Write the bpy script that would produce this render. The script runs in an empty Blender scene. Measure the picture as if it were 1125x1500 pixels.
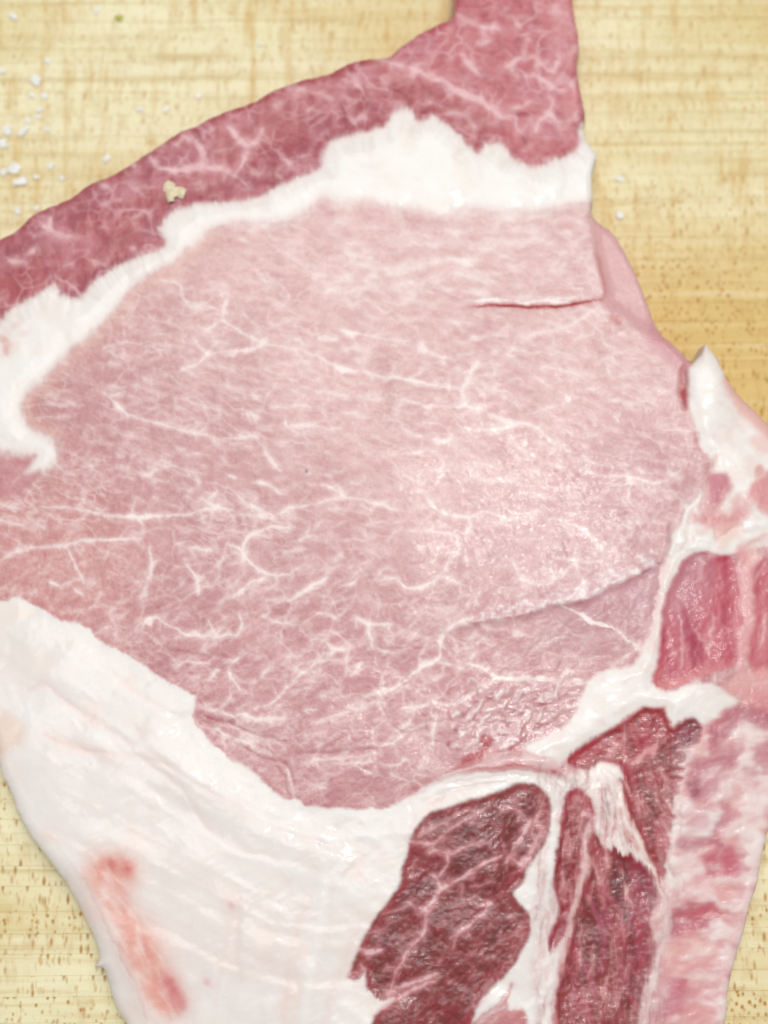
import bpy, math, random
import numpy as np
from mathutils import Vector

# ------------------------------------------------------------------ camera, light, exposure
sc = bpy.context.scene
R = math.radians
PX = 0.0001                      # one photograph pixel on the meat is 0.1 mm
HT = 0.009                       # the chop is about 9 mm thick
W0, H0 = 1125.0, 1500.0
TILT = R(8.0)
DIST = 0.26
HALF = 0.5 * H0 * PX             # half of the visible length at the aim point
AIM = Vector((0.0, 0.0, HT))
CAM = AIM + DIST * Vector((0.0, -math.sin(TILT), math.cos(TILT)))
cam_data = bpy.data.cameras.new('camera')
cam = bpy.data.objects.new('camera', cam_data)
sc.collection.objects.link(cam)
cam.location = CAM
cam.rotation_euler = (TILT, 0.0, 0.0)
cam_data.sensor_fit = 'VERTICAL'
cam_data.sensor_height = 36.0
cam_data.lens = 18.0 * DIST / HALF
cam_data.clip_start = 0.01
cam_data.clip_end = 20.0
cam_data.dof.use_dof = True
cam_data.dof.focus_distance = DIST - 0.007
cam_data.dof.aperture_fstop = 8.0
sc.camera = cam

world = bpy.data.worlds.new('World')
sc.world = world
world.use_nodes = True
bg = world.node_tree.nodes['Background']
bg.inputs['Color'].default_value = (0.97, 0.985, 1.0, 1)
bg.inputs['Strength'].default_value = 0.37


def area_light(name, loc, aim, size, size_y, power, col):
    ld = bpy.data.lights.new(name, 'AREA')
    ld.shape = 'RECTANGLE'
    ld.size = size
    ld.size_y = size_y
    ld.energy = power
    ld.color = col
    o = bpy.data.objects.new(name, ld)
    sc.collection.objects.link(o)
    o.location = loc
    d = Vector(aim) - Vector(loc)
    o.rotation_euler = d.to_track_quat('-Z', 'Y').to_euler()
    return o


area_light('window_light', (0.03, 0.17, 0.90), (0, 0, 0), 0.42, 0.52, 5.65, (1.0, 0.99, 0.97))
area_light('glint_light', (0.15, 0.13, 1.2), (0, 0, 0), 0.08, 0.08, 1.9, (1.0, 0.985, 0.96))  # small unseen lamp, added to put crisp glints on the wet meat

sc.view_settings.view_transform = 'Standard'
sc.view_settings.look = 'None'
sc.view_settings.exposure = 0.0
sc.view_settings.gamma = 1.0
sc.view_settings.use_curve_mapping = False
SHEEN = 0.026                    # share of the seen colour that is surface reflection, not the tissue's own
ALB = 0.93                       # seen colour -> surface colour under this light


def lin(c):
    c = np.asarray(c, dtype=np.float64) / 255.0
    return np.where(c <= 0.04045, c / 12.92, ((c + 0.055) / 1.055) ** 2.4)


def to_world(u, v, z):
    """photograph pixel + height above the board -> point in the place (metres)"""
    u = np.asarray(u, dtype=np.float64)
    v = np.asarray(v, dtype=np.float64)
    sx = (u - W0 / 2) / (H0 / 2) * HALF / DIST
    sy = -(v - H0 / 2) / (H0 / 2) * HALF / DIST
    ct, st = math.cos(TILT), math.sin(TILT)
    dx, dy, dz = sx, sy * ct + st, sy * st - ct
    t = (z - CAM.z) / dz
    return CAM.x + dx * t, CAM.y + dy * t


def link(name, me, parent=None):
    o = bpy.data.objects.new(name, me)
    sc.collection.objects.link(o)
    if parent is not None:
        o.parent = parent
    return o


def tag(o, label, cat, group=None):
    o['label'] = label
    o['category'] = cat
    if group:
        o['group'] = group
    return o


# ------------------------------------------------------------------ material helpers
def new_mat(name):
    m = bpy.data.materials.new(name)
    m.use_nodes = True
    nt = m.node_tree
    return m, nt, nt.nodes['Principled BSDF']


def node(nt, typ, **kw):
    n = nt.nodes.new(typ)
    for k, v in kw.items():
        setattr(n, k, v)
    return n


def ramp(nt, stops):
    n = nt.nodes.new('ShaderNodeValToRGB')
    cr = n.color_ramp
    while len(cr.elements) < len(stops):
        cr.elements.new(0.5)
    for e, (p, c) in zip(cr.elements, stops):
        e.position = p
        e.color = (*c, 1) if len(c) == 3 else c
    return n


def mixc(nt, a, b, fac, blend='MIX'):
    n = nt.nodes.new('ShaderNodeMix')
    n.data_type = 'RGBA'
    n.blend_type = blend
    for sock, val in ((n.inputs[6], a), (n.inputs[7], b), (n.inputs[0], fac)):
        if hasattr(val, 'links'):
            nt.links.new(val, sock)
        else:
            sock.default_value = (*val, 1) if isinstance(val, tuple) else val
    return n.outputs[2]


def math_n(nt, op, a, b=None, clamp=False):
    n = nt.nodes.new('ShaderNodeMath')
    n.operation = op
    n.use_clamp = clamp
    for i, val in enumerate((a, b)):
        if val is None:
            continue
        if hasattr(val, 'links'):
            nt.links.new(val, n.inputs[i])
        else:
            n.inputs[i].default_value = val
    return n.outputs[0]


# ------------------------------------------------------------------ bamboo cutting board
def bamboo_material():
    m, nt, p = new_mat('bamboo')
    oi = node(nt, 'ShaderNodeObjectInfo')
    geo = node(nt, 'ShaderNodeNewGeometry')
    rnd = oi.outputs['Random']
    P = geo.outputs['Position']
    off = node(nt, 'ShaderNodeCombineXYZ')
    nt.links.new(math_n(nt, 'MULTIPLY', rnd, 3.7), off.inputs[0])
    add = node(nt, 'ShaderNodeVectorMath', operation='ADD')
    nt.links.new(P, add.inputs[0])
    nt.links.new(off.outputs[0], add.inputs[1])
    pos = add.outputs[0]
    sepp = node(nt, 'ShaderNodeSeparateXYZ')
    nt.links.new(P, sepp.inputs[0])

    def mapped(src, sx, sy, loc=0.0):
        mp = node(nt, 'ShaderNodeMapping')
        mp.inputs['Scale'].default_value = (sx, sy, 0)
        mp.inputs['Location'].default_value = (loc, loc * 0.37, 0)
        nt.links.new(src, mp.inputs['Vector'])
        return mp.outputs[0]

    def noise(vec, scale=1.0, detail=3.0, rough=0.5, dist=0.0):
        n = node(nt, 'ShaderNodeTexNoise')
        n.inputs['Scale'].default_value = scale
        n.inputs['Detail'].default_value = detail
        n.inputs['Roughness'].default_value = rough
        n.inputs['Distortion'].default_value = dist
        nt.links.new(vec, n.inputs['Vector'])
        return n.outputs['Fac']

    def remap(v, lo, hi, a_=0.0, b_=1.0):
        n = node(nt, 'ShaderNodeMapRange')
        n.interpolation_type = 'SMOOTHSTEP'
        nt.links.new(v, n.inputs[0])
        for k, x in enumerate((lo, hi, a_, b_)):
            n.inputs[k + 1].default_value = x
        return n.outputs[0]

    def mul(x, y_):
        return math_n(nt, 'MULTIPLY', x, y_)

    # broad tone of the wood: paler strips and more golden ones
    tone = noise(mapped(P, 16, 24, 4.2), 1.0, 3)
    base = mixc(nt, tuple(lin((226, 208, 154)) * ALB), tuple(lin((240, 233, 196)) * ALB), remap(tone, 0.34, 0.62))
    r2 = ramp(nt, [(0.0, (0.95, 0.93, 0.86)), (0.35, (1.0, 1.0, 1.0)), (0.7, (0.98, 0.97, 0.93)), (1.0, (1.0, 1.0, 0.98))])
    nt.links.new(rnd, r2.inputs[0])
    base = mixc(nt, base, r2.outputs[0], 1.0, 'MULTIPLY')
    # shade over the middle right of the board, painted in as a golden tone
    gold_shade = mul(remap(sepp.outputs[0], 0.012, 0.045), mul(remap(sepp.outputs[1], 0.062, 0.03), remap(sepp.outputs[1], -0.02, 0.004)))
    base = mixc(nt, base, tuple(lin((218, 184, 108)) * ALB), mul(gold_shade, 0.85))
    # fine fibre across the strip and fine saw marks along it
    n2 = noise(mapped(P, 520, 190, 5.5), 1.0, 4, 0.55, 0.4)
    base = mixc(nt, base, tuple(lin((196, 156, 84)) * ALB), mul(remap(n2, 0.48, 0.78), 0.42))
    n3 = noise(mapped(P, 28, 620, 7.7), 1.0, 4, 0.55, 0.6)
    base = mixc(nt, base, tuple(lin((200, 170, 110)) * ALB), mul(remap(n3, 0.48, 0.75), 0.55))
    base = mixc(nt, base, tuple(lin((248, 242, 214)) * ALB), mul(remap(n3, 0.5, 0.25), 0.4))
    # long tan streaks where the culm wall was cut lengthwise (upper part of the board)
    upper = remap(sepp.outputs[1], -0.045, 0.04)
    lower = math_n(nt, 'ADD', remap(sepp.outputs[1], 0.0, -0.04, 0.26, 1.0), mul(gold_shade, 0.8), True)
    s1 = noise(mapped(P, 520, 70, 2.3), 1.0, 3.5, 0.6, 0.15)
    s2 = noise(mapped(P, 60, 70, 9.3), 1.0, 2)
    st = mul(mul(remap(s1, 0.48, 0.72), remap(s2, 0.30, 0.52)), upper)
    base = mixc(nt, base, tuple(lin((216, 182, 118)) * ALB), mul(st, 0.8))

    # dense short flecks everywhere
    n4 = noise(mapped(P, 1500, 520, 3.9), 1.0, 2)
    base = mixc(nt, base, tuple(lin((196, 150, 78)) * ALB), mul(remap(n4, 0.56, 0.74), 0.6))
    # vascular bundles: short dots and dashes
    def bundles(sx, sy, thr, soft, keep_, seedshift):
        vo = node(nt, 'ShaderNodeTexVoronoi')
        vo.inputs['Scale'].default_value = 1.0
        vo.inputs['Randomness'].default_value = 0.9
        nt.links.new(mapped(pos, sx, sy, seedshift), vo.inputs['Vector'])
        d = math_n(nt, 'DIVIDE', math_n(nt, 'SUBTRACT', thr, vo.outputs['Distance']), soft, True)
        sep = node(nt, 'ShaderNodeSeparateColor')
        nt.links.new(vo.outputs['Color'], sep.inputs[0])
        d = mul(d, remap(sep.outputs[0], keep_ - 0.05, keep_ + 0.3))
        return d
    dots = bundles(1250, 950, 0.42, 0.24, 0.12, 3.0)
    dash = bundles(1150, 420, 0.40, 0.24, 0.12, 11.0)
    alt = math_n(nt, 'FRACT', mul(rnd, 7.31))
    sel = remap(alt, 0.35, 0.6)
    inv = math_n(nt, 'SUBTRACT', 1.0, sel)
    patch = remap(noise(mapped(P, 70, 110, 1.1), 1.0, 2), 0.32, 0.5, 0.6, 1.0)
    dots = mul(mul(mul(dots, sel), lower), patch)
    dash = mul(mul(mul(dash, inv), lower), patch)
    brown = tuple(lin((178, 124, 48)) * ALB)
    base = mixc(nt, base, brown, mul(dash, 0.9))
    base = mixc(nt, base, brown, mul(dots, 0.95))
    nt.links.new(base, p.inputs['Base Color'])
    p.inputs['Roughness'].default_value = 0.6
    p.inputs['Specular IOR Level'].default_value = 0.3
    bmp = node(nt, 'ShaderNodeBump')
    bmp.inputs['Strength'].default_value = 0.2
    bmp.inputs['Distance'].default_value = 0.0001
    nt.links.new(n2, bmp.inputs['Height'])
    nt.links.new(bmp.outputs[0], p.inputs['Normal'])
    return m


def plank_mesh(name, x0, x1, y0, y1, z0, z1, b, mat):
    """a bevelled strip: top edges chamfered so that the joints are real grooves"""
    vs = []
    for z, i in ((z0, 0.0), (z1 - b, 0.0), (z1, b)):
        vs += [(x0 + i, y0 + i, z), (x1 - i, y0 + i, z), (x1 - i, y1 - i, z), (x0 + i, y1 - i, z)]
    fs = [(3, 2, 1, 0), (8, 9, 10, 11)]
    for k in (0, 4):
        for i in range(4):
            j = (i + 1) % 4
            fs.append((k + i, k + j, k + 4 + j, k + 4 + i))
    me = bpy.data.meshes.new(name)
    me.from_pydata(vs, [], fs)
    me.materials.append(mat)
    return me


rng = random.Random(11)
bamboo = bamboo_material()
board = bpy.data.objects.new('cutting_board', None)
sc.collection.objects.link(board)
tag(board, 'pale yellow laminated bamboo cutting board lying flat under the raw chop', 'cutting board')
board.rotation_euler = (0, 0, R(0.5))
y = -0.21
while y < 0.23:
    h = rng.choice([0.0029, 0.0032, 0.0034, 0.0031, 0.0037, 0.0030])
    dz = rng.uniform(-0.00002, 0.0)
    me = plank_mesh('strip', -0.24, 0.24, y, y + h - 0.000012, -0.018, dz, 0.000035, bamboo)
    link('strip', me, board)
    y += h


# ------------------------------------------------------------------ numpy painting kit
def ihash(xi, yi, seed):
    n = (xi.astype(np.uint32) * np.uint32(374761393) + yi.astype(np.uint32) * np.uint32(668265263)
         + np.uint32((seed * 2246822519) & 0xffffffff))
    n = (n ^ (n >> np.uint32(13))) * np.uint32(1274126177)
    n = n ^ (n >> np.uint32(16))
    return (n & np.uint32(0xffffff)).astype(np.float32) / np.float32(0xffffff)


def vnoise(x, y, seed):
    xf, yf = np.floor(x), np.floor(y)
    xi, yi = xf.astype(np.int64), yf.astype(np.int64)
    fx, fy = (x - xf).astype(np.float32), (y - yf).astype(np.float32)
    fx = fx * fx * fx * (fx * (fx * 6 - 15) + 10)
    fy = fy * fy * fy * (fy * (fy * 6 - 15) + 10)
    a, b = ihash(xi, yi, seed), ihash(xi + 1, yi, seed)
    c, d = ihash(xi, yi + 1, seed), ihash(xi + 1, yi + 1, seed)
    top = a + (b - a) * fx
    bot = c + (d - c) * fx
    return (top + (bot - top) * fy) * 2 - 1


def fbm(x, y, seed, octv=3):
    s, a, t = 0, 1.0, 0
    for k in range(octv):
        s = s + a * vnoise(x * 2 ** k, y * 2 ** k, seed + k * 17)
        t += a
        a *= 0.5
    return s / t


def worley(x, y, seed):
    """F2-F1: small on the borders between cells"""
    xi, yi = np.floor(x).astype(np.int64), np.floor(y).astype(np.int64)
    f1 = np.full(x.shape, 9.0, np.float32)
    f2 = np.full(x.shape, 9.0, np.float32)
    for ox in (-1, 0, 1):
        for oy in (-1, 0, 1):
            cx, cy = xi + ox, yi + oy
            d = np.hypot(cx + ihash(cx, cy, seed) - x, cy + ihash(cx, cy, seed + 5) - y).astype(np.float32)
            f2 = np.minimum(f2, np.maximum(f1, d))
            f1 = np.minimum(f1, d)
    return f2 - f1


def sstep(a, b, x):
    t = np.clip((x - a) / (b - a), 0, 1)
    return t * t * (3 - 2 * t)


# grid over the photograph's plane: fine inside the frame, coarser outside
STEP = 1.6
gu = np.concatenate([np.arange(-190, -12, 5.0), np.arange(-12, 1137, STEP), np.arange(1138, 1260, 5.0)])
gv = np.concatenate([np.arange(-190, -12, 5.0), np.arange(-12, 1512, STEP), np.arange(1513, 1860, 5.0)])
NU, NV = len(gu), len(gv)
U, V = np.meshgrid(gu, gv)                       # [row v, col u]
U = U.astype(np.float32)
V = V.astype(np.float32)
_k = np.clip((U - 960) / 60, 0, 1) * np.clip((V - 640) / 60, 0, 1)
WU = U + 2.6 * fbm(U / 16, V / 16, 1, 2) + 1.0 * fbm(U / 4.5, V / 4.5, 2, 2) + 7 * _k * fbm(U / 26, V / 26, 5, 2)
WV = V + 2.6 * fbm(U / 16, V / 16, 3, 2) + 1.0 * fbm(U / 4.5, V / 4.5, 4, 2) + 7 * _k * fbm(U / 26, V / 26, 6, 2)
_s = np.clip((U - 800) / 30, 0, 1) * np.clip((V - 1030) / 30, 0, 1)      # meat and fat interleave lengthwise here
_r = _s * np.clip((U - 975) / 20, 0, 1)                                   # and crosswise along the rib edge
WU += 3.0 * _s * fbm(U / 5, V / 40, 201, 2) + 8 * _r * fbm(U / 50, V / 7, 203, 3)
WV += 9 * (_s - _r) * np.clip((V - 1150) / 60, 0, 1) * fbm(U / 6, V / 50, 202, 3) + 4 * _r * fbm(U / 40, V / 6, 204, 2)
MODW = 0.85 + 0.75 * fbm(U / 11, V / 9, 7, 2)      # uneven width and strength of the marbling
MODA = np.clip(0.95 + 0.7 * fbm(U / 17, V / 14, 8, 3), 0.45, 1.0)


def pts_of(s):
    a = [float(t) for t in s.replace(',', ' ').split()]
    return np.array(a).reshape(-1, 2)


def smooth(p, closed, n=4):
    """Catmull-Rom through the points"""
    p = np.asarray(p, float)
    if len(p) < 3:
        return p
    if closed:
        q = np.vstack([p[-1], p, p[0], p[1]])
        m = len(p)
    else:
        q = np.vstack([2 * p[0] - p[1], p, 2 * p[-1] - p[-2]])
        m = len(p) - 1
    out = []
    for i in range(m):
        a, b, c, d = q[i], q[i + 1], q[i + 2], q[i + 3]
        for k in range(n):
            t = k / n
            out.append(0.5 * (2 * b + (c - a) * t + (2 * a - 5 * b + 4 * c - d) * t * t + (3 * b - a - 3 * c + d) * t ** 3))
    if not closed:
        out.append(p[-1])
    return np.array(out)


def window(x0, x1, y0, y1):
    return (slice(max(0, np.searchsorted(gv, y0) - 1), np.searchsorted(gv, y1) + 1),
            slice(max(0, np.searchsorted(gu, x0) - 1), np.searchsorted(gu, x1) + 1))


def seg_dist(x, y, a, b):
    dx, dy = float(b[0] - a[0]), float(b[1] - a[1])
    L = dx * dx + dy * dy + 1e-9
    t = np.clip(((x - float(a[0])) * dx + (y - float(a[1])) * dy) / L, 0, 1)
    return np.hypot(x - float(a[0]) - t * dx, y - float(a[1]) - t * dy), t


def poly_sdf(p, margin=60, warp=True, n=4):
    """signed distance (positive inside) on a window; outside the window it is -margin"""
    q = smooth(p, True, n)
    w = window(q[:, 0].min() - margin, q[:, 0].max() + margin, q[:, 1].min() - margin, q[:, 1].max() + margin)
    x, y = (WU[w], WV[w]) if warp else (U[w], V[w])
    d = np.full(x.shape, 1e9, np.float32)
    ins = np.zeros(x.shape, bool)
    for i in range(len(q)):
        a, b = q[i], q[(i + 1) % len(q)]
        # distance only near the segment
        d_, _ = seg_dist(x, y, a, b)
        np.minimum(d, d_, out=d)
        if a[1] != b[1]:
            c = ((a[1] > y) != (b[1] > y)) & (x < (b[0] - a[0]) * (y - a[1]) / (b[1] - a[1]) + a[0])
            ins ^= c
    full = np.full(U.shape, -1e3, np.float32)
    full[w] = np.where(ins, d, -d)
    return full


def line_field(p, warp=False, n=4, margin=80):
    """unsigned distance, side (+ left of travel in picture), arc fraction"""
    q = smooth(p, False, n)
    w = window(q[:, 0].min() - margin, q[:, 0].max() + margin, q[:, 1].min() - margin, q[:, 1].max() + margin)
    x, y = (WU[w], WV[w]) if warp else (U[w], V[w])
    d = np.full(x.shape, 1e9, np.float32)
    side = np.zeros(x.shape, np.float32)
    s = np.zeros(x.shape, np.float32)
    m = len(q) - 1
    for i in range(m):
        a, b = q[i], q[i + 1]
        d_, t = seg_dist(x, y, a, b)
        cr = (b[0] - a[0]) * (y - a[1]) - (b[1] - a[1]) * (x - a[0])
        k = d_ < d
        d[k] = d_[k]
        side[k] = np.where(cr[k] < 0, 1.0, -1.0)
        s[k] = ((i + t) / m)[k]
    D = np.full(U.shape, 1e3, np.float32)
    S = np.zeros(U.shape, np.float32)
    T = np.zeros(U.shape, np.float32)
    D[w], S[w], T[w] = d, side, s
    return D, S, T


COL = np.zeros(U.shape + (3,), np.float32)       # surface colour, linear
HGT = np.zeros(U.shape, np.float32)              # relief in mm over the mean cut face
WET = np.full(U.shape, 0.5, np.float32)          # 0 dull, 1 wet film
FIB = np.zeros(U.shape, np.float32)              # 1 = fat tissue


def blend(mask, c, w=None):
    c = np.maximum(lin(c) * ALB - SHEEN, 0.012).astype(np.float32)
    if w is None:
        COL[:] += mask[..., None] * (c - COL)
    else:
        COL[w] += mask[..., None] * (c - COL[w])


def fill(s, c, feather=4.0, a=1.0, fat=None, h=0.0, hr=25.0, warp=True, n=4):
    sd = poly_sdf(pts_of(s) if isinstance(s, str) else s, margin=max(42, feather * 3), warp=warp, n=n)
    m = sstep(-feather, feather, sd) * a
    blend(m, c)
    if fat is not None:
        FIB[:] += m * (fat - FIB)
    if h:
        HGT[:] += h * sstep(-4, hr, sd)
    return sd


def stroke(p, width, c, a=1.0, soft=1.6, taper=True, fat=0.8, h=0.0, warp=True, mod=True):
    p = pts_of(p) if isinstance(p, str) else np.asarray(p, float)
    q = smooth(p, False, 3)
    m = len(q) - 1
    mar = width * 0.5 + soft + 9
    w = window(q[:, 0].min() - mar, q[:, 0].max() + mar, q[:, 1].min() - mar, q[:, 1].max() + mar)
    x, y = (WU[w], WV[w]) if warp else (U[w], V[w])
    if x.size == 0:
        return
    best = np.full(x.shape, -99.0, np.float32)
    for i in range(m):
        d, t = seg_dist(x, y, q[i], q[i + 1])
        f = (i + t) / m
        r = width * 0.5
        if taper:
            r = r * (0.12 + 0.88 * np.sqrt(np.clip(4 * f * (1 - f), 0, 1)))
        np.maximum(best, r * (MODW[w] if mod else 1.0) - d, out=best)
    k = (0.68 * sstep(-soft, soft, best) + 0.32 * sstep(-soft * 3.5 - width * .3, soft, best)) * a * (MODA[w] if mod else 1.0)
    k = np.clip(k, 0, 1)
    blend(k, c, w)
    if fat:
        FIB[w] += k * (fat - FIB[w])
    if h:
        HGT[w] += h * sstep(-soft * 1.5, max(width * 0.5, soft), best)


brng = random.Random(77)


def strokes(text, c, soft=1.6, am=1.0, wm=1.0, branch=0.0, **kw):
    for ln in text.strip().splitlines():
        ln = ln.split('#')[0].strip()
        if not ln:
            continue
        head, body = ln.split(':')
        hw = [float(t) for t in head.split()]
        stroke(body, hw[0] * wm, c, (hw[1] if len(hw) > 1 else 0.85) * am, soft, **kw)
        if branch:                                   # fine side veins leaving the vein
            q = smooth(pts_of(body), False, 6)
            ln_ = np.hypot(*np.diff(q, axis=0).T).sum()
            for _ in range(int(ln_ * branch)):
                i = brng.randrange(len(q) - 1)
                t0 = math.atan2(*(q[i + 1] - q[i])[::-1]) + brng.choice((-1, 1)) * brng.uniform(0.35, 1.2)
                L = brng.uniform(6, 24)
                t1 = t0 + brng.uniform(-.6, .6)
                x, y = q[i]
                mx, my = x + math.cos(t0) * L / 2, y + math.sin(t0) * L / 2
                stroke([(x, y), (mx, my), (mx + math.cos(t1) * L / 2, my + math.sin(t1) * L / 2)], brng.uniform(1.6, 3.4), c, brng.uniform(.3, .65) * am, soft)


def cliff(s, A, L, side=1, drop=None, ends=0.12):
    """a lip: the surface rises towards the line on one side and falls away on the other"""
    D, S, T = line_field(pts_of(s))
    m = np.where(S == side, np.exp(-D / L), np.exp(-D / (drop or 1.5)))
    m = m * sstep(0, ends, T) * sstep(0, ends, 1 - T)
    HGT[:] += A * m * (D < 900)

# ------------------------------------------------------------------ the chop: outline and tissue regions (traced on the cut face)
OUTLINE = pts_of('''667,0 665,22 652,32 627,43 594,64 571,83 549,87 517,92 485,107 443,119 400,133 375,148 345,160 313,171 288,185
263,194 228,217 199,236 167,256 135,268 100,293 53,313 21,340 0,352 -40,385 -90,445 -125,560 -125,700 -95,820 -55,900 -28,980 -12,1060
1,1128 14,1155 32,1203 64,1249 96,1292 121,1338 142,1384 146,1404 139,1416 152,1418 160,1441 169,1473 185,1500 215,1570 260,1650 350,1730 500,1780 700,1790
900,1750 1000,1680 1040,1600 1061,1500 1066,1456 1075,1409 1088,1367 1098,1328 1107,1299 1113,1271 1120,1235 1126,1212 1140,1170 1160,1100
1178,1000 1176,900 1166,800 1150,700 1135,645 1125,624 1109,606 1084,581 1066,556 1052,528 1038,510 1033,506 1025,522 1013,533 1008,528 988,506
967,489 956,467 945,435 928,396 910,360 896,341 878,327 867,318 866,300 867,284 867,260 873,228 862,210 855,192 855,160 849,132 844,96 848,64 842,28
839,0 832,-60 800,-120 740,-140 690,-110 674,-50''')
SEAM_UP = '''-100,560 -40,510 0,474 21,450 46,439 66,425 82,418 89,435 117,437 132,418 153,403 174,389 199,378 228,372 245,357 238,340 238,330 252,316 270,306 309,299
356,297 400,281 436,263 471,245 474,228 485,212 496,204 517,199 542,194 567,185 581,167 592,160 606,171 613,180 635,174 649,181 667,196 681,212
699,226 713,214 731,211 745,228 759,238 777,247 800,242 810,236 835,228 849,217 853,196 858,180 900,200 900,286'''
SEAM_LO = '''864,293 832,295 807,303 760,306 725,306 700,302 677,303 656,313 635,309 610,302 585,302 571,299 542,289 517,294 489,290 468,287 446,306 421,318 400,322
356,321 320,328 295,342 277,358 256,378 228,394 199,411 178,435 153,466 132,488 107,506 85,528 64,551 43,567 32,585 30,610 43,629 68,643 79,659
76,677 57,689 38,693 44,682 56,668 39,664 21,663 0,657 -60,655 -110,640'''
SEAM = np.vstack([pts_of(SEAM_UP), pts_of(SEAM_LO)])
RIM = np.vstack([pts_of('''-140,570 -140,380 -40,350 0,300 100,230 300,120 500,60 640,20 650,-170 880,-170 880,180'''), pts_of(SEAM_UP)[::-1][3:]])
BACKFAT = pts_of('''-120,850 -40,878 7,881 21,874 39,880 71,899 92,911 121,917 153,942 185,958 217,981 249,1002 284,1019 283,1041 284,1056 302,1077 320,1099 350,1120
371,1132 396,1153 421,1172 435,1171 453,1181 499,1185 535,1185 563,1183 585,1175 599,1168 620,1153 652,1137 688,1131 725,1130 761,1128 796,1131 825,1139
838,1150 830,1165 822,1200 817,1235 812,1278 816,1313 821,1342 805,1372 806,1395 828,1372 822,1413 816,1448 810,1500 800,1600 780,1830 150,1830 120,1500 -60,1200 -120,1000''')
DARKM = pts_of('''761,1147 789,1153 803,1168 807,1185 805,1210 800,1235 784,1256 772,1274 768,1290 752,1309 764,1327 775,1342 777,1370 764,1395 748,1420 727,1440 705,1463 695,1484
690,1510 680,1600 640,1690 560,1700 530,1600 546,1500 552,1485 567,1473 577,1463 556,1465 538,1450 534,1428 521,1438 509,1430 517,1411 528,1389 542,1356 563,1327 585,1295
588,1274 595,1253 602,1228 613,1207 634,1189 670,1178 705,1167 735,1158''')
STRIPM = pts_of('846,1157 864,1171 871,1192 857,1217 855,1249 849,1288 839,1320 828,1358 820,1380 807,1396 803,1374 815,1350 818,1330 812,1300 812,1278 817,1235 821,1200 828,1168')
BIGM = pts_of('''871,1219 881,1235 899,1242 924,1254 945,1272 957,1296 962,1320 953,1347 958,1370 956,1402 949,1438 938,1473 935,1500 925,1600 890,1700 840,1700 812,1600 810,1500 816,1448
821,1413 832,1370 842,1331 855,1300 862,1270 862,1245''')
BLADEM = pts_of('''895,1068 917,1056 938,1039 955,1036 972,1038 977,1048 988,1064 1000,1056 1020,1059 1024,1077 1014,1100 1006,1118 995,1160 988,1200 982,1224 980,1242 975,1278 972,1305 962,1290 945,1250
928,1212 913,1171 904,1148 915,1136 905,1122 880,1117 862,1128 838,1121 832,1112 858,1086''')
RIBRED = pts_of('''1005,820 1018,808 1031,806 1045,816 1073,817 1084,849 1089,892 1084,931 1081,974 1045,984 1002,1002 981,1011 956,1000 964,963 968,913 974,878 988,849''')
RIBRED2 = pts_of('1100,830 1140,820 1160,900 1150,980 1110,996 1098,970 1096,930 1104,890')
CORNERFAT = pts_of('''860,1004 881,984 917,977 936,963 942,948 952,928 957,899 966,878 970,842 975,824 984,800 1000,762 1016,735 1034,714 1040,690 1038,670 1027,652 1022,631 1011,597 1007,563 1012,536 1033,500
1060,540 1110,600 1180,700 1180,790 1120,800 1060,812 1031,806 1005,818 988,849 976,880 970,930 964,965 955,1000 974,1014 985,1008 1034,1002 1063,1010 1081,1038 1059,1041 1034,1066 1020,1058 999,1052 993,1073
980,1054 974,1036 938,1036 910,1058 881,1077 860,1090 839,1103 820,1125 800,1130 770,1112 771,1092 803,1077 832,1062 846,1034 855,1014''')
RIBEDGE = pts_of('''1024,1077 1034,1066 1059,1041 1081,1036 1125,1010 1190,990 1190,1100 1130,1230 1070,1500 1030,1640 960,1700 930,1620 940,1500 946,1473 958,1432 968,1395 974,1349 976,1313 979,1271 983,1232 990,1200 996,1160 1006,1118''')

sd_out = poly_sdf(OUTLINE, margin=70, warp=False, n=5)
sd_out = sd_out + 1.5 * fbm(U / 15, V / 15, 12, 3) + 0.5 * fbm(U / 5, V / 5, 13, 2)

LOIN = (200, 148, 148)
FATW = (240, 236, 231)
FATB = (236, 230, 225)

# --- the eye of the loin: base tone with broad change across the muscle
blend(np.ones_like(U), LOIN)
blend(sstep(520, 250, np.hypot((U - 690) * 0.8, V - 400)) * 0.66, (228, 192, 187))
blend(sstep(260, 60, np.hypot((U - 250) * 0.7, (V - 700))) * 0.3, (192, 142, 144))
blend(sstep(300, 80, np.hypot((U - 430) * 0.6, (V - 1100))) * 0.7, (196, 136, 139))
blend(sstep(240, 60, np.hypot((U - 40) * 0.9, (V - 830))) * 0.55, (212, 148, 142))
blend(sstep(200, 40, np.hypot((U - 830) * 0.6, (V - 800))) * 0.5, (214, 176, 178))
blend(sstep(150, 30, np.hypot((U - 950) * 0.8, (V - 680))) * 0.5, (198, 146, 152))
blend(np.clip(fbm(U / 120, V / 120, 21, 3), 0, 1) * 0.45, (188, 134, 136))
blend(np.clip(fbm(U / 90, V / 70, 22, 3), 0, 1) * 0.40, (222, 186, 184))
HGT += 0.35 * fbm(U / 170, V / 170, 31, 3) + 0.10 * fbm(U / 45, V / 45, 32, 2)
FIB[:] = 0.0

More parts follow.
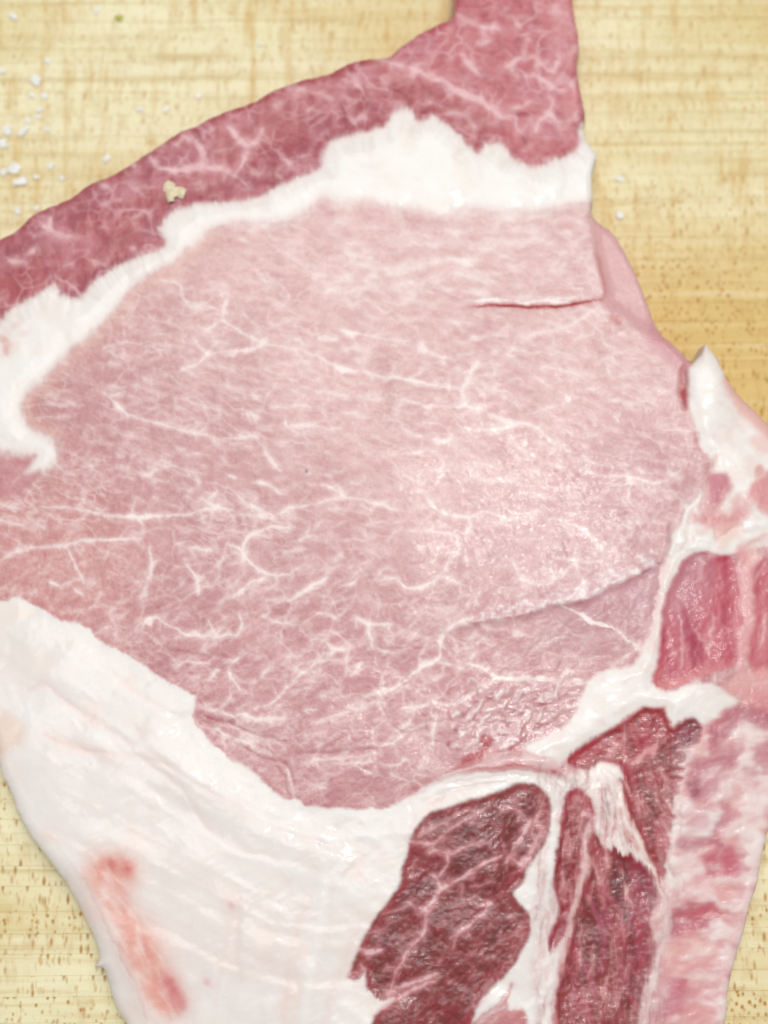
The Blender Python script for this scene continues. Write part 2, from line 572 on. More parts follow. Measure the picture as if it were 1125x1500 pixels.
# fibre bundles: a faint net of cells, stretched along the grain
th = np.where(V < 760, 0.22, -0.45) + 0.2 * fbm(U / 200, V / 200, 41, 2)
th = 0.22 + (-0.55) * sstep(720, 980, V + 0.15 * (U - 500))
ca, sa = np.cos(th), np.sin(th)
ru, rv = WU * ca + WV * sa, -WU * sa + WV * ca
ru_b, rv_b = U * math.cos(.22) + V * math.sin(.22), -U * math.sin(.22) + V * math.cos(.22)
g = fbm(ru_b / 20, rv_b / 8, 43, 3)
k = sstep(720, 900, V)
ru_c, rv_c = U * math.cos(-.5) + V * math.sin(-.5), -U * math.sin(-.5) + V * math.cos(-.5)
g2 = fbm(ru_c / 22, rv_c / 7, 44, 3)
g = g * (1 - k) + g2 * k
blend(sstep(0.05, 0.5, g) * 0.24, (232, 206, 203))
blend(sstep(0.05, 0.5, -g) * 0.20, (186, 128, 134))
mot = fbm(U / 11, V / 9, 49, 3)
blend(sstep(0.1, 0.6, mot) * 0.18, (228, 198, 195))
blend(sstep(0.1, 0.6, -mot) * 0.16, (188, 130, 134))
wx, wy = 0.5 * fbm(U / 40, V / 40, 46, 3), 0.5 * fbm(U / 40, V / 40, 47, 3)
lowc = sstep(740, 900, V) * sstep(1250, 1150, V)
brk = np.clip(0.55 + 1.1 * fbm(U / 60, V / 50, 48, 3), 0, 1)
pale = (238, 214, 210)
we = worley(ru_b / 70 + wx, rv_b / 30 + wy, 45)
blend(sstep(0.14, 0.0, we) * 0.36 * (1 - .6 * lowc) * brk, pale)
we2 = worley(ru_c / 46 + wx, rv_c / 34 + wy, 145)
blend(sstep(0.22, 0.0, we2) * 0.36 * lowc * brk, pale)
groove = 0.035 * sstep(0.14, 0.0, we2) * lowc
HGT -= groove
we3 = worley(ru_b / 26 + 1.6 * wx, rv_b / 12 + 1.6 * wy, 245)
brk2 = np.clip(fbm(U / 45, V / 40, 148, 3) * 2.2, 0, 1)
blend(sstep(0.26, 0.0, we3) * 0.34 * brk2 * (1 - .5 * lowc), pale)
we4 = worley(ru_c / 22 + 1.6 * wx, rv_c / 11 + 1.6 * wy, 345)
brk3 = np.clip(0.25 + fbm(U / 45, V / 40, 149, 3) * 1.8, 0, 1)
blend(sstep(0.28, 0.0, we4) * 0.20 * brk3 * lowc, pale)
blend(sstep(0.35, 0.6, we2) * 0.28 * lowc, (186, 122, 128))
HGT += 0.025 * g

MARB = (242, 226, 221)
# small flecks of fat scattered along the grain
prng = random.Random(5)
for i in range(1700):
    x, y_ = prng.uniform(-60, 1060), prng.uniform(320, 1190)
    up = y_ < 760 + prng.uniform(-90, 90)
    a_ = (0.25 + prng.gauss(0, 0.22)) if up else (-0.55 + prng.gauss(0, 0.35))
    L = prng.uniform(5, 30)
    b_ = prng.gauss(0, 0.15) * L
    dxx, dyy = math.cos(a_) * L / 2, math.sin(a_) * L / 2
    stroke([(x - dxx, y_ - dyy), (x - dyy * 0.2 + b_ * .3, y_ + b_), (x + dxx, y_ + dyy)], prng.uniform(1.4, 4.8), MARB, prng.uniform(0.12, 0.5), 2.2)

strokes('''
4:235,410 263,418 268,435 279,453
3 .7:279,453 299,446 320,453
8:333,440 329,452 326,466
4 .8:326,466 313,478 300,484
4:327,470 356,488 388,503
3 .8:281,496 297,510 306,517
9:300,519 320,517 356,515 390,505
5:306,520 295,528 280,538 267,541
5 .5:149,510 165,506 183,503
3 .8:156,578 174,595 185,606 220,617 263,631 284,633 320,642 377,640
5 .7:174,596 184,607 190,612
5 .5:68,590 85,592 103,587
3 .5:53,611 76,610
4 .7:199,563 224,574
3 .6:267,585 313,599 341,608
8 .7:368,604 378,616
8 .5:331,556 336,566
8 .6:371,576 378,588
3 .5:235,674 270,688 302,695
4 .5:210,698 249,706
8 .35:176,682 190,686
5 .8:334,696 346,701
5 .8:388,657 394,668 402,680
4 .7:280,664 296,666
5 .8:376,704 396,711
4 .8:346,724 362,736 378,746
6 .8:294,729 306,738 322,742
6:384,507 393,494
5:382,506 421,508 467,524 492,537 510,542 542,547 578,553 606,556 634,565 672,567
9:488,535 500,540 512,543
7:590,554 606,557 622,561
3 .8:597,554 612,547 625,541
9:703,526 697,534 691,544 685,562
10:684,562 676,570 680,582 683,593
7:682,595 709,602 738,613 752,622
3 .8:578,583 613,592 650,595 681,596
10 .8:464,497 478,495 492,500
7 .8:496,482 510,487 525,488
4 .7:510,487 542,492 578,499 600,502
12 .45:500,515 520,508 540,512
14 .4:520,525 545,522
12 .8:616,500 619,510 624,514
5 .8:622,513 640,520 658,525
5 .6:563,439 580,445 597,446
9 .8:688,497 700,494
4 .7:700,494 725,490 745,493
6 .8:464,574 485,574 508,579
6 .7:430,591 455,596
6 .9:419,618 421,626 440,622 457,624
3 .7:457,624 480,628 500,630
5 .7:538,585 558,586
6 .7:362,604 368,618
5 .8:350,638 380,643
4 .8:388,662 396,677 414,689
3 .7:378,705 396,712 411,722
5 .8:594,630 606,636 618,639
6 .8:634,645 650,647 668,644
5 .7:595,665 612,663 622,660
4 .7:700,631 725,628 748,629
3 .4:698,570 734,563
6 .6:632,689 648,691 660,689
8 .5:708,704 734,702 755,706
7 .9:499,714 502,728
4 .8:470,710 485,715 499,722
4 .9:503,729 542,734 560,740 583,748
4 .8:426,744 455,738 494,731
11:725,612 742,620 756,621 770,621
7:725,631 740,626 756,622
5:765,620 780,624 803,642 816,652
2.5 .8:748,626 752,642 760,655 786,669
6 .9:767,648 771,650
13 .9:829,580 834,590
4 .7:793,600 810,596 828,590
4:857,691 881,698 905,697 924,700 945,704 960,707 978,703 985,696 998,691
4 .6:910,684 924,697
4 .8:924,702 921,720 915,742
5 .6:743,521 760,506 778,492 814,482 839,474 860,462 880,450
5 .5:804,508 812,516 835,520
4 .5:839,499 853,492 869,487
4 .7:880,528 892,522 900,523
5 .7:889,530 893,545 897,553
3 .6:897,554 915,550 936,546
4 .5:772,534 800,538 839,547
4 .4:725,541 748,543
7 .5:736,578 744,584
4 .6:972,632 990,630 1011,631
3 .4:903,617 915,598 945,585
7 .5:868,616 872,624
3 .4:1005,558 985,570 970,575
4 .7:14,742 34,745
5:55,742 100,744 142,752 185,757 215,757 256,755 284,751 320,743 342,748
11:188,756 205,758 222,757
4 .8:197,730 194,745 192,757
6 .8:204,760 211,770
8:366,736 378,746 402,758
9:352,753 376,756 400,761
4 .7:402,757 418,747 430,742
4 .8:-2,763 36,768
4 .8:45,762 56,768 67,776
6 .7:0,822 28,807 71,800 96,800
6 .9:96,800 110,793 142,791 175,790 206,789
5:96,801 104,812 110,824 115,838 124,850
5 .9:220,800 223,824 219,849
10 .8:216,846 215,862 213,876
7 .9:72,852 80,856 92,861
6 .8:109,862 122,872
5 .4:106,896 124,897
11 .9:213,914 222,904
5:220,904 232,905 249,917 277,929 313,933 348,929
5 .8:348,929 354,915 351,897
4 .8:316,931 308,918 305,908
5 .8:270,826 284,842 290,855 294,870
4 .7:268,799 290,805 308,807
5 .9:331,796 345,802 356,810 364,822 380,834 400,842 425,842
6 .9:356,812 358,796 366,786 378,779 400,773 428,774
7 .6:328,815 322,830 322,845
11 .9:338,876 348,868 356,860
5 .9:356,860 370,853 388,846
5:352,962 342,968 337,978 340,992 352,1010
5 .7:356,958 366,954
6 .6:256,978 277,970 306,973
5 .8:300,1033 320,1044 345,1049 362,1044
5 .8:356,1045 377,1056 402,1059
6 .8:316,1069 338,1080 360,1088 375,1096
3 .6:330,1060 360,1076 390,1089
8:627,730 636,744 650,752 670,755 688,757
8:688,757 689,770 686,784
6 .8:690,757 709,750 730,755 748,760
4 .7:592,776 634,780 660,784 671,796 670,808 656,826 645,840 630,854
9 .9:632,852 618,860 604,863
5 .9:604,862 592,857 580,845
9 .9:680,814 686,822
6 .7:652,847 676,853
9 .8:695,876 701,885
6 .8:416,808 430,806 444,803
5 .7:438,793 453,785 466,788
7 .9:420,880 442,869 460,856 480,847
5 .7:388,878 414,878
8 .7:468,898 494,905
6 .7:384,902 403,910 436,911
9 .8:520,904 538,913 572,914
7 .7:540,914 543,930 546,947
6 .7:546,950 562,953 580,957
7 .8:478,940 492,952 512,948
6 .6:511,949 508,972
3 .95:386,1038 410,1020 435,992 464,972 482,962
4 .8:530,972 516,990
4 .6:382,992 395,976
7:561,1015 592,999 613,981 638,967
10:610,984 624,974 640,965
9:640,967 645,945 649,928 663,917
7 .9:660,918 675,909 690,905
4 .8:642,970 660,974
6:681,973 706,979 727,990 750,994
6:728,991 706,1009 681,1024 655,1032
5 .9:655,1032 645,1030 634,1026
7:638,1027 640,1048 634,1066 633,1090
5 .8:590,1038 612,1036 630,1034
6 .8:558,1092 581,1084 599,1070 628,1060
5 .8:445,1041 466,1039
5 .7:533,1022 552,1014 566,1008
5 .6:350,1045 368,1052 390,1053 416,1051
6 .7:350,1073 362,1084 374,1092
3 .6:663,935 668,946 671,954
3 .6:704,933 712,942 718,946
6 .5:728,955 730,965
10:725,992 768,995 796,994 839,999 868,1001
6:820,886 846,899 867,910 896,920 921,938 940,953
8 .9:846,899 862,907 872,912
4 .7:787,946 810,938 830,930
8 .5:756,922 766,926
7 .8:812,759 846,771 864,782 878,800 884,806
9 .7:852,775 866,784
14 .4:910,768 935,766
5 .7:812,814 839,821 848,842 857,860 850,879
4 .7:780,852 800,857 815,848 829,838
4 .6:842,824 878,823
4 .6:748,818 757,835 766,851
6 .7:722,765 757,759 780,750 795,742
4 .6:440,1118 470,1112 520,1110 560,1100
5 .6:421,1125 428,1150 432,1168
4 .6:350,1062 380,1075 420,1092
4 .6:460,1060 480,1052 510,1042
4 .6:500,1120 540,1116 575,1122 600,1112
5 .6:607,1040 600,1060 580,1072
''', MARB, soft=1.9, am=0.84, wm=0.88, branch=0.05)

# creases between bundles low on the eye (redder meat, real grooves)
strokes('''
3 .6:250,955 290,958 330,962
3 .5:300,1050 340,1062 380,1078 420,1086
3 .5:345,1090 380,1108 418,1120 430,1150
3 .5:440,1105 490,1102 550,1098
2.5 .5:404,1120 416,1145 424,1166
4 .5:590,1075 620,1070 625,1062
6 .6:637,1038 641,1044
''', (176, 104, 110), soft=2.5, fat=0, h=-0.12)
strokes('2 .9:447,688 450,693\n1.6 .7:855,690 858,692\n2 .4:306,264 307,268', (120, 84, 84), soft=1.0, fat=0)

# pale, fibrous upper right of the eye
for i in range(230):
    x, y_ = prng.uniform(470, 860), prng.uniform(300, 445)
    a_ = -0.1 + prng.gauss(0, 0.35)
    L = prng.uniform(8, 34)
    stroke([(x - math.cos(a_) * L / 2, y_ - math.sin(a_) * L / 2), (x, y_ + prng.uniform(-3, 3)), (x + math.cos(a_) * L / 2, y_ + math.sin(a_) * L / 2)],
           prng.uniform(3, 9), (238, 220, 216) if prng.random() < .7 else (214, 168, 170), prng.uniform(0.15, 0.5), 3.0)
strokes('''
9 .5:505,362 520,375 545,378
9 .5:520,385 545,395 570,394
9 .5:540,405 580,400 640,385
10 .4:600,385 640,384 700,380
7 .6:655,378 680,384 695,390
7 .6:670,400 700,408 715,414
8 .5:480,425 520,425 560,418
6 .5:420,372 430,380
7 .5:438,386 452,392
6 .6:385,410 400,415
10 .5:735,315 760,320 790,318
''', (240, 226, 221), soft=3.0)

# --- fat seam between the eye and the rim muscle
sd_rim = fill(RIM, (177, 97, 101), 5, fat=0.0)
fill('0,352 21,340 53,313 100,293 135,268 167,256 199,236 228,217 300,180 300,230 240,262 160,300 80,350 0,400 -60,440 -60,390', (172, 102, 110), 14, 0.7)
fill('190,365 215,330 260,290 340,260 430,200 520,150 560,160 540,190 490,205 470,240 400,276 310,295 250,310 236,335 238,350', (160, 76, 87), 14, 0.7)
fill('200,372 165,382 130,398 104,416 88,438 116,440 150,407 200,384', (158, 72, 84), 5, 0.85)
fill('650,-20 850,-20 850,60 845,180 800,240 770,245 730,205 700,160 600,110 560,95', (196, 112, 118), 20, 0.7)
fill('800,-40 860,-40 855,70 848,190 850,220 838,225 832,150 826,90 800,30', (210, 140, 142), 14, 0.7)
rimk = sstep(-2, 4, sd_rim)
gr = fbm(U / 12, V / 22, 61, 3)
blend(rimk * sstep(0.0, 0.55, gr) * 0.28, (206, 146, 154))
blend(rimk * sstep(0.0, 0.55, -gr) * 0.3, (146, 66, 84))
gr = fbm(U / 45, V / 35, 62, 3)
blend(rimk * sstep(0.1, 0.6, gr) * 0.5, (200, 136, 144))
wr = worley(U / 52 + 1.2 * wx, V / 40 + 1.2 * wy, 445)
blend(rimk * sstep(0.2, 0.0, wr) * 0.7 * np.clip(.3 + 1.5 * fbm(U / 60, V / 60, 64, 2), 0, 1), (216, 164, 168))
wr = worley(U / 20 + 1.4 * wx, V / 17 + 1.4 * wy, 446)
blend(rimk * sstep(0.26, 0.0, wr) * 0.55 * np.clip(.1 + 1.6 * fbm(U / 40, V / 40, 65, 2), 0, 1), (214, 160, 166))
MR = (226, 182, 184)
strokes('''
8:218,228 224,238 231,245 263,249 295,245 320,245 341,256 366,277
9 .9:295,246 296,228 293,212 280,203 266,198
9 .9:346,254 354,240 360,226 361,213 350,203 340,194 332,186
8 .8:361,213 377,206 385,188
8 .8:194,236 200,246
7 .8:148,270 158,275
9 .8:75,318 75,332 89,345 112,349
8 .8:60,330 74,333
9 .7:12,384 24,384 38,376 52,365
8 .5:188,362 198,366
9 .5:306,190 318,187
6 .4:200,275 230,274
6 .5:150,300 180,290
9:549,83 567,90 585,96 628,110 670,132 702,146 720,160 738,173
11 .7:545,82 560,88
5 .8:704,134 706,146
6 .8:676,80 690,96 703,112
9 .8:669,20 676,28 695,35 711,41 733,42
8 .7:698,62 710,62 718,58
6 .5:705,48 715,56
10 .8:740,97 752,90 763,83
8 .7:746,94 750,106
7 .9:782,85 792,93 801,100 812,107
6 .9:821,76 818,90 811,104
8 .8:770,110 784,113 797,119 812,128 824,134
14 .8:800,121 812,130
13 .7:832,126 842,120
12 .6:842,66 844,78
7 .9:750,157 766,155 778,147
6:784,192 787,182 795,173 805,167 814,175 822,179 836,174 848,160
4 .9:805,167 806,158 810,148
4 .7:754,170 755,182 760,192 772,195
8 .6:756,32 760,42
7 .5:772,55 768,80
9 .5:730,20 745,10
12 .5:810,10 824,20
10 .5:412,120 430,128 450,132
8 .5:402,152 418,148
6 .5:460,136 480,142 488,145
7 .5:450,158 456,162
8 .5:515,172 520,178 530,170 540,174
7 .5:405,220 420,235 430,242
6 .5:440,232 455,226
8 .5:405,255 412,262
7 .5:622,144 630,150 615,152
9 .4:650,165 680,170 700,190
''', MR, soft=2.6, am=0.95, branch=0.06)
for i in range(520):
    x, y_ = prng.uniform(-20, 855), prng.uniform(-10, 440)
    if sd_rim[np.searchsorted(gv, y_), np.searchsorted(gu, x)] < 3:
        continue
    a_ = prng.uniform(-.9, .9)
    L = prng.uniform(4, 20)
    stroke([(x, y_), (x + math.cos(a_) * L / 2, y_ + math.sin(a_) * L / 2 + prng.gauss(0, 2)), (x + math.cos(a_) * L, y_ + math.sin(a_) * L)], prng.uniform(2, 6),
           MR if prng.random() < .75 else (150, 66, 78), prng.uniform(.2, .5), 2.6)
strokes('''
5 .8:572,130 584,134 594,143
9 .8:618,165 628,160
5 .6:500,150 506,170 520,188
6 .7:766,200 772,212
5 .7:756,165 775,168
6 .6:402,240 402,275
4 .5:180,260 176,270
5 .5:700,210 704,220
''', (146, 52, 66), soft=3, fat=0)

sd_seam = poly_sdf(SEAM, margin=70)
# comb-like fringe of short fat fibres along the upper edge
Dl, Sl, Tl = line_field(pts_of(SEAM_UP), n=4)
arc = Tl * 1900.0
comb = vnoise(arc / 5.5, arc * 0 + 3, 71) * 0.6 + vnoise(arc / 11.0, arc * 0 + 9, 72) * 0.5
edge_soft = 3.5 + 3.0 * sstep(500, 300, U)
sd2 = sd_seam + comb * 4.0 * np.exp(-np.abs(Dl) / 9.0) + 4.0 * fbm(U / 4, V / 13, 73, 3)
low_soft = sstep(-22, 8, sd2) * 0.55 + sstep(-6, 6, sd2) * 0.45
m = np.where(Sl > 0, .6 * sstep(-5, 4, sd2) + .4 * sstep(-13, 6, sd2), low_soft)
blend(m, FATW)
FIB += m * (1 - FIB)
blend(sstep(0.0, .5, fbm(U / 40, V / 30, 74, 3)) * sstep(2, 16, sd_seam) * .5, (236, 224, 212))
blend(np.exp(-np.abs(sd_seam - 3) / 6.0) * sstep(-3, 2, sd_seam) * .30, (234, 212, 204))
blend(sstep(3, 12, sd_seam) * (Dl < 26) * sstep(0.1, 0.7, -comb) * 0.30, (216, 200, 190))
HGT += 0.10 * comb * np.exp(-np.abs(Dl - 5) / 10.0) * sstep(-2, 2, sd_seam)
HGT += 0.22 * sstep(-4, 30, sd_seam)
# warm halo where the seam thins into the eye
blend(np.exp(-np.abs(sd_seam + 12) / 9.0) * (Sl < 0) * sstep(0, -4, sd_seam) * 0.45 * (U < 320), (226, 182, 166))
strokes('''
16 .8:-5,490 8,500 10,520
8 .5:14,478 28,474
7 .4:30,490 40,486
''', (214, 152, 150), soft=4, fat=0)
strokes('''
3 .35:480,232 494,240 490,262
3 .35:505,215 520,236 545,246 570,230
3 .3:543,195 545,240
3 .3:604,182 606,210
3 .3:690,215 700,240 705,262
4 .3:770,275 790,285
5 .5:515,290 514,302 511,312
6 .6:581,300 586,316 592,326
5 .6:654,312 660,330
6 .5:725,306 735,322 728,330
''', (226, 206, 196), soft=2.2, fat=1.0)
fill('-60,690 -5,672 40,672 52,668 44,684 36,694 60,692 30,720 -60,740', (196, 134, 138), 6, 0.8)
strokes('6 .5:16,705 30,700\n5 .4:20,690 34,686', (226, 190, 186), soft=3)

# --- back fat
sd_bf = poly_sdf(BACKFAT, margin=60)
rag = 1.5 * fbm(U / 5, V / 5, 81, 2)
m = sstep(-2.6, 2.6, sd_bf + rag)
blend(m, FATB)
FIB += m * (1 - FIB)
HGT += 0.35 * sstep(-3, 70, sd_bf)
ffb = poly_sdf(pts_of('-60,900 300,1100 600,1200 560,1330 500,1520 230,1520 150,1300 0,1100'), margin=80)
fl = fbm((U * .82 + V * .57) / 110, (-U * .57 + V * .82) / 34, 82, 2)
HGT += (0.10 * fl + 0.35 * fbm(U / 110, V / 110, 84, 2)) * sstep(5, 60, sd_bf)
blend(sstep(0.1, 0.6, fl) * sstep(5, 30, sd_bf) * 0.35, (242, 236, 228))
blend(sstep(0.1, 0.6, -fl) * sstep(5, 30, sd_bf) * 0.40, (232, 219, 210))
blend(sstep(0.15, 0.6, fbm(U / 70, V / 70, 83, 3)) * sstep(5, 30, sd_bf) * 0.6, (238, 218, 208))
blend(sstep(0.15, 0.6, fbm(U / 80, V / 80, 86, 3)) * sstep(5, 30, sd_bf) * 0.4, (229, 225, 220))
strokes('''
6 .5:40,1012 60,1003 75,1008 100,1030 150,1061 185,1085 230,1110 290,1150 350,1180
5 .35:165,985 200,1015 225,1030 255,1046
6 .9:66,1077 90,1087 120,1097 165,1104
4 .4:165,1104 220,1112 260,1125
5 .35:240,1120 280,1140 320,1170 400,1210 470,1235
5 .3:180,1085 220,1120 270,1160 300,1210 340,1240 400,1256
5 .3:470,1235 500,1250 525,1250
4 .4:500,1290 530,1260 556,1240
4 .3:430,1420 436,1450 432,1500
5 .3:350,1320 345,1380 352,1440
4 .35:602,1180 606,1200 590,1240
4 .45:527,1360 505,1410 480,1480 470,1510
4 .3:460,1300 440,1350 420,1400 415,1500
''', (230, 206, 198), soft=5.5, fat=1.0, h=-0.06, am=1.3, mod=False)
strokes('''
10 .6:12,1000 18,1020 28,1035
10 .5:40,1030 45,1052
9 .5:140,1080 170,1090 200,1098
8 .5:255,1120 300,1150
12 .4:60,1140 80,1170
10 .4:350,1220 380,1245
10 .4:470,1290 500,1300
12 .4:400,1330 420,1345
9 .4:360,1330 355,1390
9 .4:390,1440 392,1490
10 .4:510,1215 530,1225
''', (246, 243, 240), soft=7, fat=1.0, h=0.05)
# soft folds along the lower edge of the eye, white highlights and pinkish shadows painted in
for i in range(16):
    o_ = 18 + i * 17
    x0_, x1_ = prng.uniform(60, 220), prng.uniform(430, 600)
    pp = [(x, 985 + 0.62 * (x - 60) - max(0, x - 330) ** 2 * 0.0016 + o_ + prng.uniform(-4, 4) - 0.12 * o_ * (x - 300) / 200) for x in np.linspace(x0_, x1_, 5)]
    stroke(pp, prng.uniform(6, 13), prng.choice([(232, 210, 202), (244, 240, 235), (228, 216, 210), (240, 222, 213)]), prng.uniform(.2, .45), 6, fat=1, h=prng.uniform(-.06, .06), mod=False)
for i in range(10):
    x = prng.uniform(330, 500)
    pp = [(x, 1290 + prng.uniform(-20, 30)), (x - 8, 1370), (x - 22 + prng.uniform(-6, 6), 1440), (x - 30, 1510)]
    stroke(pp, prng.uniform(5, 12), prng.choice([(234, 212, 204), (243, 239, 234), (229, 218, 212)]), prng.uniform(.2, .45), 5, fat=1, h=prng.uniform(-.05, .05), mod=False)
for i in range(260):
    x, y_ = prng.uniform(0, 600), prng.uniform(900, 1500)
    a_ = prng.uniform(.3, 1.3)
    L = prng.uniform(6, 22)
    if sd_bf[np.searchsorted(gv, y_), np.searchsorted(gu, x)] > 8:
        stroke([(x, y_), (x + math.cos(a_) * L, y_ + math.sin(a_) * L)], prng.uniform(2, 6), prng.choice([(246, 243, 240), (238, 214, 204), (226, 216, 210)]), prng.uniform(.12, .35), 3, fat=1, h=.02)
# pinkish film on the far left of the fat
fill('-30,1030 2,1040 20,1050 36,1068 30,1090 12,1100 0,1110 -30,1090', (232, 204, 188), 10, 0.7)
fill('-40,880 0,884 40,890 50,905 20,910 -40,915', (238, 224, 214), 8, 0.6)
# bruised, blood-pink streak down the side
strokes('''
26 .5:150,1262 175,1268 195,1275
24 .55:128,1275 145,1295 165,1315
40 .35:175,1330 210,1385 232,1430 262,1480
''', (234, 184, 170), soft=10, fat=.8, am=1.4, mod=False)
strokes('''
20 .8:150,1264 160,1276 170,1286
9 .8:184,1262 188,1274 186,1284
26 .6:146,1284 160,1306 172,1330
20 .7:172,1328 190,1352 206,1372
30 .75:184,1362 204,1400 222,1436 236,1480
24 .5:206,1372 224,1402 236,1440 246,1480
''', (226, 148, 132), soft=9, fat=.5, am=0.9, wm=1.3, mod=False)
for i in range(90):
    t_ = prng.random()
    x, y_ = 142 + 105 * t_ + prng.gauss(0, 11), 1265 + 205 * t_ + prng.gauss(0, 6)
    a_ = 1.08 + prng.gauss(0, .18)
    L = prng.uniform(10, 40)
    stroke([(x, y_), (x + math.cos(a_) * L / 2 + prng.uniform(-2, 2), y_ + math.sin(a_) * L / 2), (x + math.cos(a_) * L, y_ + math.sin(a_) * L)], prng.uniform(2.5, 8),
           prng.choice([(216, 126, 114), (226, 150, 134), (242, 220, 210), (244, 228, 220)]), prng.uniform(.25, .6), 3.0, fat=.8)
strokes('''
9 .8:162,1262 167,1272
6 .9:185,1270 187,1277
8 .7:240,1436 250,1444 258,1452
20 .7:250,1450 262,1464 268,1474
7 .6:247,1430 250,1440
6 .5:300,1435 306,1442
4 .5:336,1322 340,1330
''', (206, 104, 108), soft=6, fat=.3, am=0.9, wm=1.1, mod=False)
strokes('''
3 .6:122,1287 142,1331 171,1392 192,1431 206,1470 214,1495
''', (206, 184, 176), soft=2.4, fat=1, h=-0.15)  # crease, with its thin grey shadow painted into the colour
strokes('''
6 .6:128,1318 140,1326
5 .5:150,1325 168,1345
10 .5:160,1352 176,1372
8 .5:198,1425 205,1450
9 .4:196,1480 200,1500
''', (240, 226, 218), soft=4, fat=1)

# --- film of meat under the eye, beside the corner fat
sd_cf = fill(CORNERFAT, (236, 228, 222), 4, fat=1.0, h=0.2, hr=18)
cf_ = sstep(0, 8, sd_cf)
gc = fbm(U / 22, V / 16, 131, 3)
blend(cf_ * sstep(0.05, .5, gc) * .5, (230, 206, 198))
blend(cf_ * sstep(0.05, .5, -gc) * .4, (246, 243, 238))
strokes('16 .6:1000,765 985,800 974,835 970,870 962,900 958,930 950,955\n9 .5:975,880 970,920 964,960', (230, 198, 194), soft=5, fat=.8)
fill('775,1088 800,1070 835,1040 846,1020 836,1005 790,1000 740,1003 700,1015 670,1040 650,1080 640,1120 622,1150 660,1134 690,1112 730,1090', (198, 146, 148), 8, 0.6)
for i in range(210):  # the pale strokes are wet glints painted into the colour
    x, y_ = prng.uniform(655, 845), prng.uniform(1010, 1100)
    if x - 640 < (y_ - 1010) * -0.2 or (x > 770 and y_ > 1085 - (x - 770) * .7):
        continue
    a_ = -0.75 + prng.gauss(0, 0.5)
    L = prng.uniform(4, 20)
    stroke([(x, y_), (x + math.cos(a_) * L / 2, y_ + math.sin(a_) * L / 2 + prng.uniform(-2, 2)), (x + math.cos(a_) * L, y_ + math.sin(a_) * L)], prng.uniform(1.5, 4),
           (240, 226, 224) if prng.random() < .6 else (176, 104, 112), prng.uniform(0.3, 0.85), 1.4, h=0.06)
fill('664,1130 678,1112 700,1100 718,1088 700,1120', (176, 72, 78), 5, 0.9)
fill('700,1085 712,1078 722,1084 715,1096', (170, 60, 72), 4, 0.8)
fill('640,1140 690,1118 750,1104 790,1108 830,1118 850,1140 826,1142 780,1128 700,1130 655,1140', (222, 186, 184), 6, 0.75, h=0.25, hr=8)
strokes('''
5 .8:735,1122 750,1118 764,1120
4 .6:690,1126 735,1122
4 .5:764,1120 790,1126 814,1132
7 .7:808,1130 816,1134
3 .5:700,1108 750,1098 800,1112
4 .5:600,1167 615,1160 624,1158
''', (192, 84, 92), soft=2.4, fat=.2)
strokes('''
3 .5:650,1150 700,1140 760,1134 800,1140 824,1160
3 .4:640,1165 690,1150 740,1146
3 .4:632,1180 650,1166
2 .4:800,1134 816,1148 828,1166
''', (214, 170, 168), soft=2, fat=1, h=-0.08)

# --- dark muscle under the eye
sd_dk = fill(DARKM, (126, 40, 54), 4.5, fat=0.0, h=-0.18, hr=12)
dk = sstep(-1, 4, sd_dk)
blend(np.exp(-np.abs(sd_dk - 6) / 9) * dk * 0.6, (172, 84, 88))
a0 = -0.95
ru, rv = U * math.cos(a0) + V * math.sin(a0), -U * math.sin(a0) + V * math.cos(a0)
gd = fbm(ru / 40, rv / 14, 91, 3)
blend(dk * sstep(0.0, 0.6, gd) * 0.5, (156, 68, 76))
blend(dk * sstep(0.0, 0.6, -gd) * 0.5, (98, 30, 44))
gd = fbm(ru / 7, rv / 3.2, 92, 2)
blend(dk * sstep(0.25, 0.7, gd) * 0.5, (178, 108, 118))
blend(dk * sstep(0.1, 0.6, -gd) * 0.35, (96, 36, 52))
HGT += dk * 0.03 * gd
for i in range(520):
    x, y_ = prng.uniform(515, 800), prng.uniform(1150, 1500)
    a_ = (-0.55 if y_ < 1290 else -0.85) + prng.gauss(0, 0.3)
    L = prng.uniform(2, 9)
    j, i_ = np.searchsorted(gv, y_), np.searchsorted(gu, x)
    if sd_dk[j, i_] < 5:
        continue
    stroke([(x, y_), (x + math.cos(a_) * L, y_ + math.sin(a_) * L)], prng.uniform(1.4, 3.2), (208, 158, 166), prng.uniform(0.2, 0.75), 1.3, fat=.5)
MD = (226, 186, 188)
